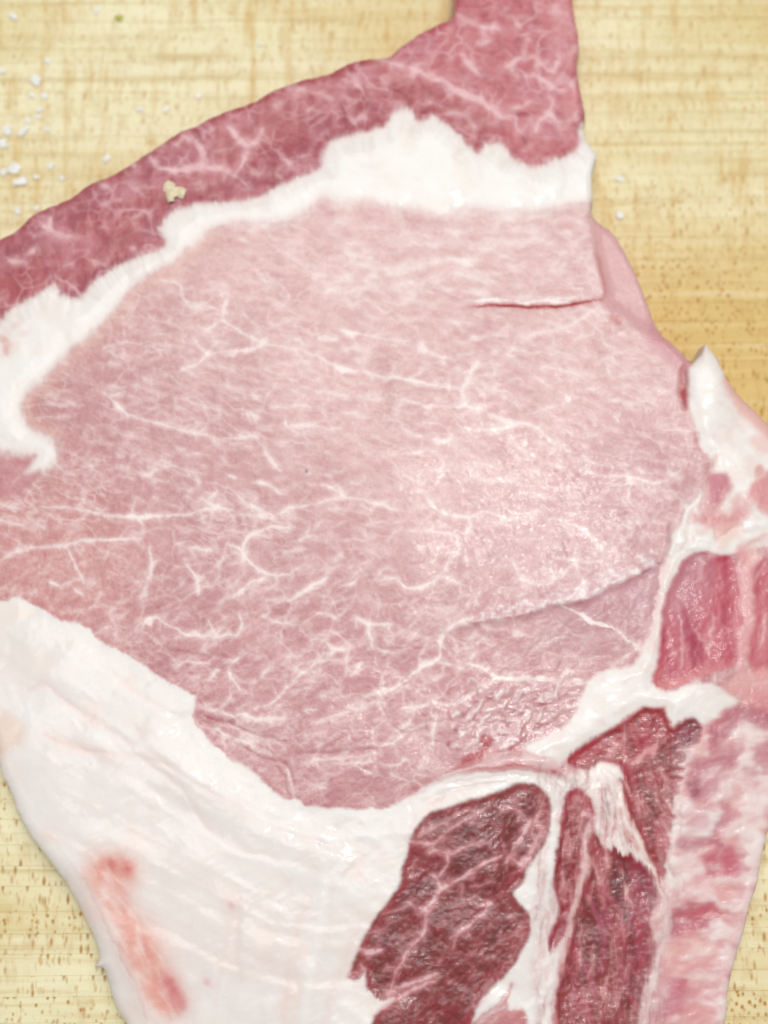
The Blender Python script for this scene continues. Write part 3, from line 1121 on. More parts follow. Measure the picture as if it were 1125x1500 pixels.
strokes('''
6:598,1232 615,1234 640,1235
5 .7:636,1235 660,1214 690,1196 716,1180
4 .5:612,1228 650,1205 690,1184
6 .8:628,1250 640,1247 652,1251 656,1262 650,1276 643,1286
4 .6:630,1282 640,1284
5 .8:656,1254 680,1243 706,1229
10:644,1303 660,1295 691,1278 712,1265 730,1255
5 .8:636,1280 642,1290 645,1303
13:646,1302 636,1320 624,1335 622,1350
9:623,1345 623,1362 614,1376 604,1386
6 .8:604,1386 590,1406 580,1422 574,1442 570,1457
4 .7:737,1185 759,1188 770,1200 776,1206
10:778,1200 768,1218 758,1236 752,1250 740,1263
7 .9:792,1188 785,1202 778,1208
6 .8:750,1257 760,1262 768,1268
7 .7:795,1210 782,1240 770,1268
14 .9:712,1322 722,1326
9 .8:716,1326 708,1340 702,1347
6 .8:704,1344 687,1357 672,1366 660,1374
10 .9:526,1390 543,1395 562,1391
9 .8:572,1453 591,1443 617,1437 640,1426
8 .8:546,1486 580,1464 610,1448 640,1436
6 .6:510,1430 518,1424 527,1432
8 .7:528,1410 534,1425
4 .6:560,1340 590,1330 600,1322
4 .6:540,1368 560,1360 575,1350
5 .5:690,1300 706,1296 720,1290
4 .5:660,1330 690,1316 706,1306
5 .5:744,1346 766,1340 776,1332
4 .5:735,1378 760,1364 772,1352
4 .6:690,1432 704,1424
5 .5:680,1480 705,1466 720,1450
''', MD, soft=2.0, am=1.1, wm=0.8, h=0.02, branch=0.05)
# piece of meat beside it, low in the frame
fill('750,1442 742,1460 728,1474 705,1490 690,1505 700,1560 780,1560 774,1505 766,1478 745,1478', (190, 108, 112), 4, 0.9, fat=0)
strokes('4 .8:752,1443 738,1460 722,1476 700,1492', (170, 84, 96), soft=2, fat=0)
strokes('5 .8:700,1500 722,1482 742,1474\n4 .7:708,1508 730,1488', (232, 210, 206), soft=2)

# --- fat curtain between the dark muscles
strokes('''
5 .4:800,1290 796,1360 790,1430 788,1510
4 .4:816,1150 812,1190
5 .4:782,1330 784,1400 778,1460
''', (226, 196, 192), soft=4, fat=1, h=-0.1)

# --- narrow strip muscle
sd_st = fill(STRIPM, (146, 54, 64), 4.5, fat=0, h=-0.15, hr=10)
st_ = sstep(-1, 4, sd_st)
gs = fbm(U / 4, V / 16, 95, 3)
blend(st_ * sstep(0, .6, gs) * 0.5, (176, 100, 112))
blend(st_ * sstep(0, .6, -gs) * 0.5, (104, 34, 54))
fill('832,1166 850,1160 866,1176 868,1192 850,1200 836,1196', (186, 112, 120), 6, 0.7)
strokes('9 .8:836,1196 852,1194 866,1196\n5 .6:824,1276 826,1296 820,1310\n5 .7:818,1318 830,1316\n5 .6:822,1340 832,1335', (224, 186, 188), soft=2.5)
fill('803,1374 815,1360 830,1354 824,1372 812,1386 806,1396', (158, 74, 92), 3, 0.8)

# --- large dark muscle running down
sd_bm = fill(BIGM, (142, 42, 60), 5, fat=0, h=-0.15, hr=12)
bm_ = sstep(-1, 4, sd_bm)
fill('898,1260 910,1252 922,1268 926,1300 924,1348 914,1354 904,1320 896,1290', (110, 28, 56), 6, 0.85)
fill('845,1330 862,1310 880,1330 884,1380 872,1430 850,1440 836,1420 836,1370', (120, 42, 58), 10, 0.7)
fill('925,1260 950,1278 966,1310 952,1345 956,1400 946,1440 930,1480 918,1440 925,1380 922,1330', (164, 86, 104), 9, 0.6)
ru, rv = U * math.cos(1.25) + V * math.sin(1.25), -U * math.sin(1.25) + V * math.cos(1.25)
gb = fbm(ru / 45, rv / 9, 96, 3)
blend(bm_ * sstep(0.0, 0.6, gb) * 0.55, (168, 84, 104))
blend(bm_ * sstep(0.0, 0.6, -gb) * 0.5, (104, 26, 42))
gb = fbm(U / 3.4, V / 6, 97, 2)
blend(bm_ * sstep(0.2, 0.7, gb) * 0.25 * sstep(1300, 1440, V), (186, 112, 128))
HGT += bm_ * 0.025 * gb
for i in range(110):
    x, y_ = prng.uniform(825, 950), prng.uniform(1300, 1500)
    a_ = -1.2 + prng.gauss(0, 0.6)
    L = prng.uniform(2, 9)
    j, i_ = np.searchsorted(gv, y_), np.searchsorted(gu, x)
    if sd_bm[j, i_] < 6:
        continue
    stroke([(x, y_), (x + math.cos(a_) * L, y_ + math.sin(a_) * L)], prng.uniform(1.6, 3.4), (198, 138, 152), prng.uniform(0.2, 0.6), 1.5, fat=.4)
strokes('''
9 .6:874,1287 888,1306 907,1334 916,1356
7 .5:858,1310 872,1340 892,1370
5 .5:842,1400 866,1440 860,1470
6 .5:880,1340 884,1390 876,1420
6 .5:900,1380 910,1420 905,1470
''', (176, 104, 122), soft=3, fat=.2)
strokes('''
7 .9:866,1225 862,1250 870,1272 884,1296
5 .8:886,1236 890,1262 884,1290
9 .8:858,1215 858,1250 852,1290 842,1330 832,1370 822,1420
4 .6:828,1372 818,1420 812,1470
7 .8:945,1345 955,1352
''', (226, 190, 186), soft=3, fat=.8)
fill('868,1224 880,1238 884,1262 878,1282 868,1268 864,1246', (168, 92, 96), 4, .7)

# --- blade-shaped muscle by the corner fat
sd_bl = fill(BLADEM, (158, 58, 68), 5, fat=0, h=-0.15, hr=10)
bl_ = sstep(-1, 4, sd_bl)
fill('918,1090 925,1062 945,1045 968,1045 975,1062 960,1085 935,1110', (166, 64, 74), 8, .7)
fill('940,1120 960,1098 985,1080 1010,1075 1006,1110 995,1150 984,1200 970,1210 950,1160 930,1130', (140, 50, 64), 8, .8)
fill('938,1150 950,1152 964,1172 966,1200 958,1220 968,1260 956,1240 944,1200', (120, 30, 56), 7, .85)
fill('1002,1058 1014,1056 1022,1064 1022,1084 1012,1104 998,1120 988,1100 994,1074', (122, 60, 78), 4, .85)
ru, rv = U * math.cos(1.2) + V * math.sin(1.2), -U * math.sin(1.2) + V * math.cos(1.2)
gb = fbm(ru / 30, rv / 6, 98, 3)
blend(bl_ * sstep(0.0, 0.6, gb) * 0.4, (186, 104, 112))
blend(bl_ * sstep(0.0, 0.6, -gb) * 0.4, (116, 34, 52))
strokes('''
10 .9:925,1120 938,1112 952,1100 966,1088
3 .7:916,1062 914,1090 920,1120
3 .5:942,1150 956,1160 968,1180 980,1200
3 .5:962,1122 972,1140 976,1170
4 .5:928,1165 940,1200 950,1230
8 .5:962,1196 970,1206 976,1222
10 .5:960,1080 968,1076
''', (216, 166, 168), soft=2.4)
fill('962,1196 972,1200 980,1220 978,1250 966,1250 958,1225', (188, 112, 124), 5, .6)
fill('832,1112 860,1090 880,1084 884,1100 870,1112 850,1122', (178, 76, 86), 6, .7)
strokes('8 .6:884,1082 900,1092 890,1110\n6 .7:872,1122 892,1124 908,1134', (226, 184, 184), soft=4)
# fan of fat and meat under it
fill('828,1140 860,1128 880,1118 905,1124 914,1140 906,1152 914,1176 930,1214 946,1246 958,1280 940,1262 918,1250 898,1242 884,1234 872,1216 874,1192 866,1170 846,1154', (238, 226, 220), 5, .95, fat=1, h=.12, hr=10)
strokes('''
5 .7:898,1176 900,1200 896,1230
5 .7:908,1190 918,1220 926,1244
4 .6:890,1200 888,1224
5 .5:916,1210 934,1244 948,1262
4 .6:902,1142 912,1150
8 .7:862,1178 868,1186
''', (200, 126, 126), soft=2.6, fat=.3, h=-.1)
strokes('''
8 .9:905,1140 912,1170 924,1204 940,1240
5 .9:940,1240 950,1268 962,1290 972,1312
8 .6:950,1268 964,1292 970,1320 964,1350
''', (236, 208, 200), soft=2.4, fat=1, h=.1)

# --- red rib-side meat
fill(RIBRED, (190, 92, 106), 5, fat=0.0, h=-0.12, hr=14)
fill(RIBRED2, (198, 108, 118), 6, fat=0.0, h=-0.12, hr=14)
sd_rr = np.maximum(poly_sdf(RIBRED, margin=30), poly_sdf(RIBRED2, margin=30))
rr_ = sstep(-1, 6, sd_rr)
gr = fbm(U / 9, V / 60, 101, 3)
blend(rr_ * sstep(0.0, .6, gr) * 0.5, (210, 130, 138))
blend(rr_ * sstep(0.0, .6, -gr) * 0.5, (172, 66, 86))
fill('1000,905 1010,890 1024,930 1034,950 1030,970 1006,962', (164, 56, 82), 9, .6)
fill('1008,822 1028,810 1036,822 1016,832', (158, 54, 74), 5, .7)
strokes('''
3 .7:994,885 998,920 998,980
4 .8:1041,900 1042,930 1039,955
3 .6:1020,920 1026,935 1032,940
3 .4:982,930 986,960
10 .5:1024,815 1028,850
7 .6:1078,830 1084,870 1090,900
12 .8:1092,820 1098,860 1096,900 1088,950 1082,990
5 .7:1122,900 1118,930 1114,945
6 .6:1128,810 1112,834 1106,850
''', (228, 176, 178), soft=3, fat=.6)
blend(np.exp(-np.abs(sd_rr - 3) / 8) * sstep(955, 1000, V) * rr_ * .6, (222, 150, 142))

# --- chine-side tangle above it
fill('1038,705 1036,690 1048,692 1068,694 1072,720 1060,740 1058,760 1092,744 1090,760 1060,768 1030,768 1008,770 1022,745', (206, 138, 140), 6, .8, fat=.3)
fill('1044,698 1058,692 1068,698 1062,722 1054,736 1044,732 1040,715', (188, 102, 118), 5, .8, fat=.1)
fill('1094,722 1100,705 1112,695 1140,690 1150,740 1130,752 1108,742', (210, 130, 132), 6, .85, fat=.2)
fill('1108,684 1118,680 1122,690 1106,694', (212, 146, 140), 4, .8)
fill('1026,752 1034,750 1040,764 1030,768', (200, 110, 104), 5, .6)
fill('1050,770 1085,765 1100,768 1085,785 1060,800 1048,792', (232, 196, 182), 8, .7)
fill('1088,796 1110,800 1104,830 1092,826', (230, 186, 176), 8, .7)
strokes('5 .7:1038,700 1042,720 1038,750\n7 .6:1010,768 1020,745 1032,722\n5 .6:1045,768 1055,762 1062,755', (216, 160, 160), soft=4, fat=.6)
strokes('3 .6:1044,790 1060,782 1074,772 1086,764\n3 .5:984,808 998,806 1008,796\n3 .5:1048,778 1052,790', (208, 160, 160), soft=1.6, fat=.6, h=-.1)
strokes('20 .95:1012,804 1024,794 1040,786\n22 .9:1096,758 1108,768 1120,762\n14 .8:1000,765 1014,742 1030,722\n13 .8:984,812 994,790 1003,770', (242, 238, 233), soft=5, fat=1, h=.25)
fill('1086,800 1098,812 1100,850 1102,900 1096,960 1086,990 1080,960 1086,920 1088,880 1082,830', (222, 158, 160), 7, .75, fat=.4)
fill('1060,1000 1085,985 1130,985 1190,980 1190,1010 1120,1016 1080,1020', (226, 170, 164), 9, .7, fat=.4)
fill('1072,735 1090,722 1102,742 1096,752 1076,758', (218, 158, 156), 8, .6, fat=.4)
fill('1040,770 1060,752 1084,752 1080,768 1056,782', (214, 146, 142), 8, .6, fat=.4)
strokes('5 .5:1050,745 1062,730 1070,712\n5 .5:1064,760 1080,748 1094,736\n6 .5:1030,776 1046,770 1056,760\n5 .5:1096,800 1108,792 1124,784', (204, 124, 128), soft=4, fat=.3)
# pink rim of the flap, dark slot beside it
fill('1060,552 1072,560 1100,590 1128,618 1150,650 1120,640 1090,612 1070,584', (226, 176, 166), 7, .85, fat=.6)
fill('1100,640 1130,640 1150,660 1120,664 1104,656', (228, 180, 170), 7, .6)
fill('1044,672 1056,664 1052,674 1042,690', (226, 176, 160), 4, .7)
strokes('7 .9:1004,536 1001,556 1001,578 1004,598', (186, 88, 94), soft=3, fat=0, h=-0.7)

# --- side step right of the eye (a lower layer of meat)
fill('866,300 872,320 896,341 928,396 945,435 956,467 985,504 1008,530 1004,560 985,540 955,510 930,480 905,462 884,448 886,420 874,390 868,350', (214, 166, 166), 6, .8)
blend(sstep(-6, 12, poly_sdf(pts_of('866,318 896,341 928,396 945,435 956,467 930,455 900,440 888,420 874,385 868,350'), margin=30)) * .5, (222, 178, 176))
fill('895,465 905,462 912,466 908,474 900,472', (208, 136, 134), 5, .6, h=-.2, hr=6)
fill('948,470 985,505 1006,530 1002,545 975,525 955,500', (204, 140, 148), 9, .6)

# --- rib edge, lower right
sd_re = fill(RIBEDGE, (216, 150, 150), 6, fat=.6, h=0.0)
re_ = sstep(-1, 5, sd_re)
gq = fbm(U / 40, V / 13, 111, 3)
blend(re_ * sstep(0.0, .5, gq) * .6, (238, 222, 216))
blend(re_ * sstep(0.0, .5, -gq) * .7, (192, 104, 114))
fill('1040,1070 1060,1044 1090,1030 1130,1020 1190,1010 1190,1050 1125,1062 1080,1080 1055,1098 1042,1100', (176, 92, 106), 6, .9, fat=0)
fill('1085,1012 1125,1005 1180,1000 1180,1040 1110,1036', (216, 150, 150), 8, .8)
fill('1020,1115 1040,1105 1075,1095 1090,1100 1086,1130 1070,1150 1056,1170 1044,1180 1030,1170 1014,1150 1012,1130', (186, 110, 122), 6, .9, fat=.1)
fill('1012,1140 1022,1136 1030,1150 1026,1168 1016,1164', (150, 62, 84), 4, .8)
fill('1026,1134 1056,1128 1060,1150 1040,1176 1030,1160', (204, 146, 154), 6, .7)
fill('1106,1090 1140,1080 1140,1130 1100,1140 1075,1150 1070,1200 1060,1220 1040,1225 1050,1190 1065,1160 1085,1140 1096,1120', (188, 110, 122), 7, .85, fat=.1)
fill('1072,1192 1086,1192 1088,1202 1074,1206', (196, 84, 104), 4, .8)
fill('1004,1172 1020,1170 1040,1184 1048,1196 1040,1224 1016,1222 998,1220 996,1200', (234, 216, 214), 5, .95, fat=1, h=.3, hr=8)
fill('1002,1192 1024,1188 1036,1200 1026,1214 1006,1208', (216, 176, 178), 6, .8)
fill('985,1236 1004,1226 1030,1236 1056,1232 1062,1242 1030,1244 1000,1246', (170, 88, 110), 5, .8, fat=.1)
fill('1040,1230 1056,1228 1060,1238 1046,1238', (168, 62, 84), 4, .8)
fill('1026,1268 1030,1256 1060,1246 1084,1250 1092,1270 1084,1286 1060,1282 1042,1286', (198, 104, 118), 6, .95, fat=.1, h=-.15)
fill('1026,1268 1036,1266 1052,1276 1046,1286 1034,1280', (190, 88, 102), 5, .7)
fill('1030,1304 1050,1300 1072,1306 1070,1318 1040,1316', (218, 142, 136), 7, .8, fat=.2)
fill('981,1340 992,1328 1010,1321 1040,1322 1072,1328 1086,1336 1066,1344 1040,1356 1010,1366 992,1374 981,1368', (184, 84, 100), 4, 1.0, fat=0, h=-.2)
fill('1020,1330 1060,1328 1090,1336 1094,1352 1064,1348 1034,1344', (200, 100, 106), 8, .7, fat=.1)
fill('981,1338 988,1334 988,1366 981,1368', (156, 66, 84), 3, .7)
fill('975,1384 1010,1384 1050,1382 1040,1392 1000,1398 980,1410', (222, 164, 158), 6, .8)
fill('996,1410 1030,1402 1054,1398 1040,1418 1014,1430 996,1426', (220, 154, 154), 8, .8)
fill('960,1440 975,1430 1000,1436 1010,1460 990,1480 960,1500 950,1520 948,1490', (200, 122, 136), 7, .85, fat=.1)
fill('990,1440 1000,1434 1004,1446 994,1456', (190, 90, 102), 5, .7)
fill('1000,1480 1040,1476 1046,1510 1000,1520', (224, 170, 166), 9, .7)
strokes('''
10 .9:1008,1104 1000,1136 994,1176 988,1216
22 .95:996,1200 988,1230 984,1262 986,1300
20 .9:984,1260 980,1300 976,1350 972,1385
16 .95:972,1385 962,1425 950,1470 944,1515
5 .8:1024,1096 1012,1112 1002,1126
22 .95:1075,1083 1096,1072 1118,1066
18 .9:1100,1080 1096,1106 1080,1138 1066,1154
8 .8:1066,1154 1056,1180 1046,1200
7 .6:1030,1134 1046,1129 1056,1128
40 .95:1130,1130 1112,1160 1104,1190
34 .95:1112,1190 1098,1215 1108,1240
26 .8:1112,1215 1112,1250 1104,1290 1094,1330
24 .85:1094,1330 1084,1372 1074,1410 1064,1456 1060,1510
26 .8:1000,1266 1012,1276 990,1292
18 .7:1012,1264 1022,1254
12 .7:1030,1298 1060,1292 1080,1294
10 .8:990,1316 1010,1308 1040,1310
6 .8:1030,1318 1060,1324 1082,1330
26 .85:1030,1372 1048,1362 1080,1366
9 .8:1000,1404 1020,1396 1048,1391
24 .6:1024,1430 1050,1424 1060,1430
20 .6:1010,1462 1030,1454 1046,1456
8 .8:976,1450 977,1460
9 .8:954,1480 962,1474
9 .8:984,1496 994,1490
12 .8:1060,1150 1078,1172
16 .8:1080,1204 1068,1228
''', (242, 232, 227), soft=6.0, fat=1.0, h=0.04, am=0.78)
strokes('''
4 .5:996,1270 1010,1258 1020,1262
3 .5:990,1312 1004,1296 1016,1290
3 .4:1002,1420 1030,1410
''', (214, 160, 158), soft=3, fat=.5)

# --- lengthwise fibres of meat and fat, lower right
for i in range(420):
    x, y_ = prng.uniform(785, 985), prng.uniform(1110, 1500)
    a_ = math.pi / 2 + (0.12 if x < 880 else -0.3 * sstep(1330, 1150, y_) + 0.1) + prng.gauss(0, .12)
    if y_ < 1300 and x > 890:
        a_ = math.pi / 2 - .38 + prng.gauss(0, .1)
    L = prng.uniform(12, 60)
    pale_ = prng.random() < .5
    stroke([(x, y_), (x + math.cos(a_) * L / 2 + prng.gauss(0, 2), y_ + math.sin(a_) * L / 2), (x + math.cos(a_) * L, y_ + math.sin(a_) * L)], prng.uniform(1.5, 5),
           prng.choice([(232, 196, 192), (214, 160, 162)]) if pale_ else prng.choice([(150, 52, 66), (176, 88, 96), (128, 40, 54)]), prng.uniform(.12, .5), 1.8, fat=.5 if pale_ else .1, h=prng.uniform(-.03, .04))
for i in range(110):
    x, y_ = prng.uniform(985, 1080), prng.uniform(1060, 1500)
    a_ = -0.25 + prng.gauss(0, .3)
    L = prng.uniform(12, 45)
    stroke([(x, y_), (x + math.cos(a_) * L / 2, y_ + math.sin(a_) * L / 2 + prng.gauss(0, 2)), (x + math.cos(a_) * L, y_ + math.sin(a_) * L)], prng.uniform(2, 6),
           prng.choice([(244, 232, 228), (238, 216, 212), (198, 108, 116), (214, 140, 142)]), prng.uniform(.15, .5), 2.5, fat=.6, h=prng.uniform(-.03, .04))

# --- lips, ridges and slits in the cut face
strokes('5 .9:690,449 735,447 790,450 830,447 862,443 880,438\n4 .35:880,438 886,424 880,400 872,370', (186, 96, 96), soft=2.2, fat=0, mod=False)  # shadow under the lip, painted as a dark red line along the slit
strokes('3 .5:700,449.5 735,448.5 790,451 830,447.5 866,443', (170, 74, 76), soft=1.8, fat=0, h=-.12, mod=False)
cliff('672,452 690,450 735,447.5 790,450 830,446 862,442 882,436', 0.26, 26, 1, 2.0, ends=0.4)
cliff('882,438 887,424 880,400 873,375 868,345 866,318', 0.22, 40, 1, 3.0, ends=0.4)
strokes('4 .9:684,441 720,438 760,440\n4.5 .9:760,444 800,440 830,442\n3 .5:800,434 840,436 850,430', (244, 232, 230), soft=1.5, h=.08)  # white glint along the lip, painted on
RIDGE = '640,930 690,914 725,907 768,901 800,888 832,883 860,878 885,862 910,853 942,837 970,824'
cliff(RIDGE, 0.3, 45, 1, 2.5)
Dr, Sr, Tr = line_field(pts_of(RIDGE), warp=True)
# below the ridge the bare meat is darker, above it a dull damp film
low = sstep(0, 4, Dr) * (Sr < 0) * sstep(110, 40, Dr) * sstep(0.2, .5, Tr) * (FIB < .4)
blend(low * .6, (190, 138, 146))
strokes('3 .6:940,842 955,832 972,824\n2.5 .5:972,824 980,800 984,770\n2.5 .5:1034,716 1040,690 1040,672', (150, 92, 106), soft=1.6, fat=.2, h=-.12)
film = sstep(-20, 90, poly_sdf(pts_of('600,640 720,560 880,640 960,760 968,824 885,860 800,886 690,912 610,900 560,800'), margin=60, warp=False))
WET[:] = 0.30
WET += 0.35 * film
for sd_, w_ in ((sd_dk, .15), (sd_st, .2), (sd_bm, .25), (sd_bl, .25), (sd_rr, -.05), (sd_bf, .15)):
    WET += w_ * sstep(0, 10, sd_)
WET += 0.7 * np.exp(-(((U - 770) / 90) ** 2 + ((V - 1050) / 55) ** 2)) + 0.35 * np.exp(-(((U - 520) / 170) ** 2 + ((V - 1060) / 90) ** 2))
WET[:] = np.clip(WET, 0, 1)
rough = fbm(U / 3.2, V / 3.2, 121, 2) * 0.6 + fbm((U * .8 - V * .6) / 4, (U * .6 + V * .8) / 11, 122, 2) * 0.8
HGT += film * 0.03 * rough
near = np.exp(-Dr / 13.0) * (Sr > 0) * sstep(0.05, .2, Tr)
for i in range(150):  # white crumbs and painted glints along the ridge
    t_ = prng.uniform(.1, .97)
    q = smooth(pts_of(RIDGE), False, 4)
    x, y_ = q[int(t_ * (len(q) - 1))]
    y_ -= abs(prng.gauss(0, 10)) + 1
    x += prng.uniform(-6, 6)
    a_ = prng.uniform(-1.2, .3)
    L = prng.uniform(2, 9)
    stroke([(x, y_), (x + math.cos(a_) * L, y_ + math.sin(a_) * L)], prng.uniform(1.5, 3.4), (244, 236, 236), prng.uniform(.25, .8), 1.3, h=.05)
# general fine unevenness of cut meat
HGT += 0.03 * fbm(U / 4, V / 4, 123, 2) * (1 - 0.7 * FIB)
COL *= (1 + 0.05 * fbm(U / 3.0, V / 3.0, 124, 2) * (1 - .7 * FIB))[..., None]
for sd_, f_ in ((sd_rr, .8), (sd_dk, .4), (sd_st, .4), (sd_bm, .4), (sd_bl, .4)):
    FIB[:] = np.maximum(FIB, f_ * sstep(-1, 4, sd_))
HGT += groove * sstep(-4, 4, np.maximum.reduce([sd_bf, sd_dk, sd_bl, sd_cf, sd_re, sd_rr, sd_bm, sd_st]))


def bleed(A, n):
    A = A.copy()
    for _ in range(n):
        A[1:-1] = .25 * A[:-2] + .5 * A[1:-1] + .25 * A[2:]
        A[:, 1:-1] = .25 * A[:, :-2] + .5 * A[:, 1:-1] + .25 * A[:, 2:]
    return A


deep0 = sstep(-2, 5, np.maximum.reduce([sd_dk, sd_st, sd_bm, sd_bl]))
B1 = bleed(COL, 7)
B2 = bleed(B1, 22)
lean_ = sstep(0, -5, np.maximum.reduce([sd_bf, sd_cf, sd_seam, sd_re])) * (1 - .3 * deep0)
COL[:] = np.maximum(B2 + (COL - B2) * (1 + 0.4 * lean_[..., None]), 0.008)   # crisper meat between its fat
B1 = bleed(COL, 7)
bw = (0.22 + 0.38 * sstep(960, 1010, U) * sstep(980, 1040, V) + 0.25 * sstep(-8, 0, sd_seam))[..., None]
COL[:] = COL * (1 - bw) + B1 * bw
HGT[:] = 0.4 * HGT + 0.6 * bleed(HGT, 3)
deep = sstep(-2, 5, np.maximum.reduce([sd_dk, sd_st, sd_bm, sd_bl])) * (COL[..., 1] < 0.35)    # the working muscles hold more pigment
COL *= 1 - deep[..., None] * np.array([0.02, 0.28, 0.26], np.float32)
COL[:] = np.clip(COL, 0.01, 0.88)

# ------------------------------------------------------------------ rounding of the rim of the slab
er = 9 + 8 * sstep(1000, 1200, V) * sstep(300, 100, U)
t = np.clip(1 - sd_out / er, 0, 1)
HGT -= (er * 0.1 * 0.75) * (1 - np.sqrt(np.clip(1 - t * t, 0, 1)))
# sloping fat side at the lower left: falls away outside the crease
Ds, Ss, Ts = line_field(pts_of('60,1200 95,1250 122,1287 142,1331 171,1392 192,1431 206,1470 214,1495 250,1600'), margin=120)
HGT -= np.clip(Ds * 0.03, 0, 4.0) * (Ss < 0) * (Ds < 900) * sstep(0, .25, Ts)
# thin lower layer to the right of the step
stepm = sstep(-6, 16, poly_sdf(pts_of('868,300 900,320 960,460 1012,528 985,520 945,490 905,458 884,440 887,424 880,400 873,375 868,345'), margin=40, warp=False))
HGT -= 0.5 * stepm * sstep(520, 440, V)
# flap by the slot stands a little proud; the left end sags to the board
HGT += 0.5 * np.exp(-(((U - 1045) / 40) ** 2 + ((V - 570) / 60) ** 2))
HGT -= 2.0 * sstep(0, -140, U) * sstep(1000, 800, V)

# ------------------------------------------------------------------ tissue names per grid face
PARTS = [('loin_muscle', None), ('rim_muscle', sd_rim), ('seam_fat', sd_seam), ('back_fat', sd_bf), ('corner_fat', sd_cf), ('rib_edge', sd_re),
         ('dark_muscle', sd_dk), ('strip_muscle', sd_st), ('long_muscle', sd_bm), ('blade_muscle', sd_bl), ('red_muscle', sd_rr)]
PLABEL = {'loin_muscle': 'pale pink marbled eye of the loin', 'rim_muscle': 'darker rose muscle along the upper edge', 'seam_fat': 'white fat seam with a combed upper edge',
          'back_fat': 'thick white outer fat with a blood-pink streak', 'corner_fat': 'white fat and gristle between eye and rib meat', 'rib_edge': 'pink and white streaked edge at lower right',
          'dark_muscle': 'dark maroon muscle with fine fat flecks', 'strip_muscle': 'narrow dark red strip of muscle', 'long_muscle': 'long dark red muscle running down',
          'blade_muscle': 'blade-shaped crimson muscle', 'red_muscle': 'smooth bright red meat at the right edge'}
PID = np.zeros(U.shape, np.int32)
for i, (nm, sd) in enumerate(PARTS):
    if sd is not None:
        PID[sd > 0] = i


def meat_material():
    m, nt, p = new_mat('raw_meat')
    at = node(nt, 'ShaderNodeAttribute', attribute_name='tissue')
    fb = node(nt, 'ShaderNodeAttribute', attribute_name='fat')
    wt = node(nt, 'ShaderNodeAttribute', attribute_name='wet')
    geo = node(nt, 'ShaderNodeNewGeometry')

    def noise(scale, detail=3, rough=.55):
        n = node(nt, 'ShaderNodeTexNoise')
        n.inputs['Scale'].default_value = scale
        n.inputs['Detail'].default_value = detail
        n.inputs['Roughness'].default_value = rough
        nt.links.new(geo.outputs['Position'], n.inputs['Vector'])
        return n.outputs['Fac']
    fine = noise(4200, 3)
    r = ramp(nt, [(0.3, (0.91, 0.89, 0.90)), (0.7, (1.07, 1.08, 1.08))])
    nt.links.new(fine, r.inputs[0])
    lean = math_n(nt, 'SUBTRACT', 1.0, math_n(nt, 'MULTIPLY', fb.outputs['Fac'], 0.88))
    c = mixc(nt, at.outputs['Color'], r.outputs[0], lean, 'MULTIPLY')
    nt.links.new(c, p.inputs['Base Color'])
    big = noise(320, 3)
    ro = math_n(nt, 'ADD', 0.32, math_n(nt, 'MULTIPLY', big, 0.22))
    nt.links.new(ro, p.inputs['Roughness'])
    p.inputs['Specular IOR Level'].default_value = 0.33
    mid = noise(1300, 4, .6)
    b1 = node(nt, 'ShaderNodeBump')
    b1.inputs['Distance'].default_value = 0.00006
    nt.links.new(math_n(nt, 'MULTIPLY', lean, 0.5), b1.inputs['Strength'])
    nt.links.new(mid, b1.inputs['Height'])
    nt.links.new(b1.outputs[0], p.inputs['Normal'])
    # thin wet film with small broken glints
    b2 = node(nt, 'ShaderNodeBump')
    b2.inputs['Distance'].default_value = 0.00010
    nt.links.new(math_n(nt, 'ADD', 0.12, math_n(nt, 'MULTIPLY', lean, 0.5)), b2.inputs['Strength'])
    mp = node(nt, 'ShaderNodeMapping')
    mp.inputs['Rotation'].default_value = (0, 0, -0.75)
    mp.inputs['Scale'].default_value = (520, 1700, 900)
    nt.links.new(geo.outputs['Position'], mp.inputs['Vector'])
    fn_ = node(nt, 'ShaderNodeTexNoise')
    fn_.inputs['Scale'].default_value = 1.0
    fn_.inputs['Detail'].default_value = 4
    nt.links.new(mp.outputs[0], fn_.inputs['Vector'])
    nt.links.new(fn_.outputs['Fac'], b2.inputs['Height'])
    nt.links.new(b2.outputs[0], p.inputs['Coat Normal'])
    nt.links.new(math_n(nt, 'MULTIPLY', wt.outputs['Fac'], 0.6), p.inputs['Coat Weight'])
    p.inputs['Coat Roughness'].default_value = 0.09
    p.inputs['Coat IOR'].default_value = 1.35
    return m


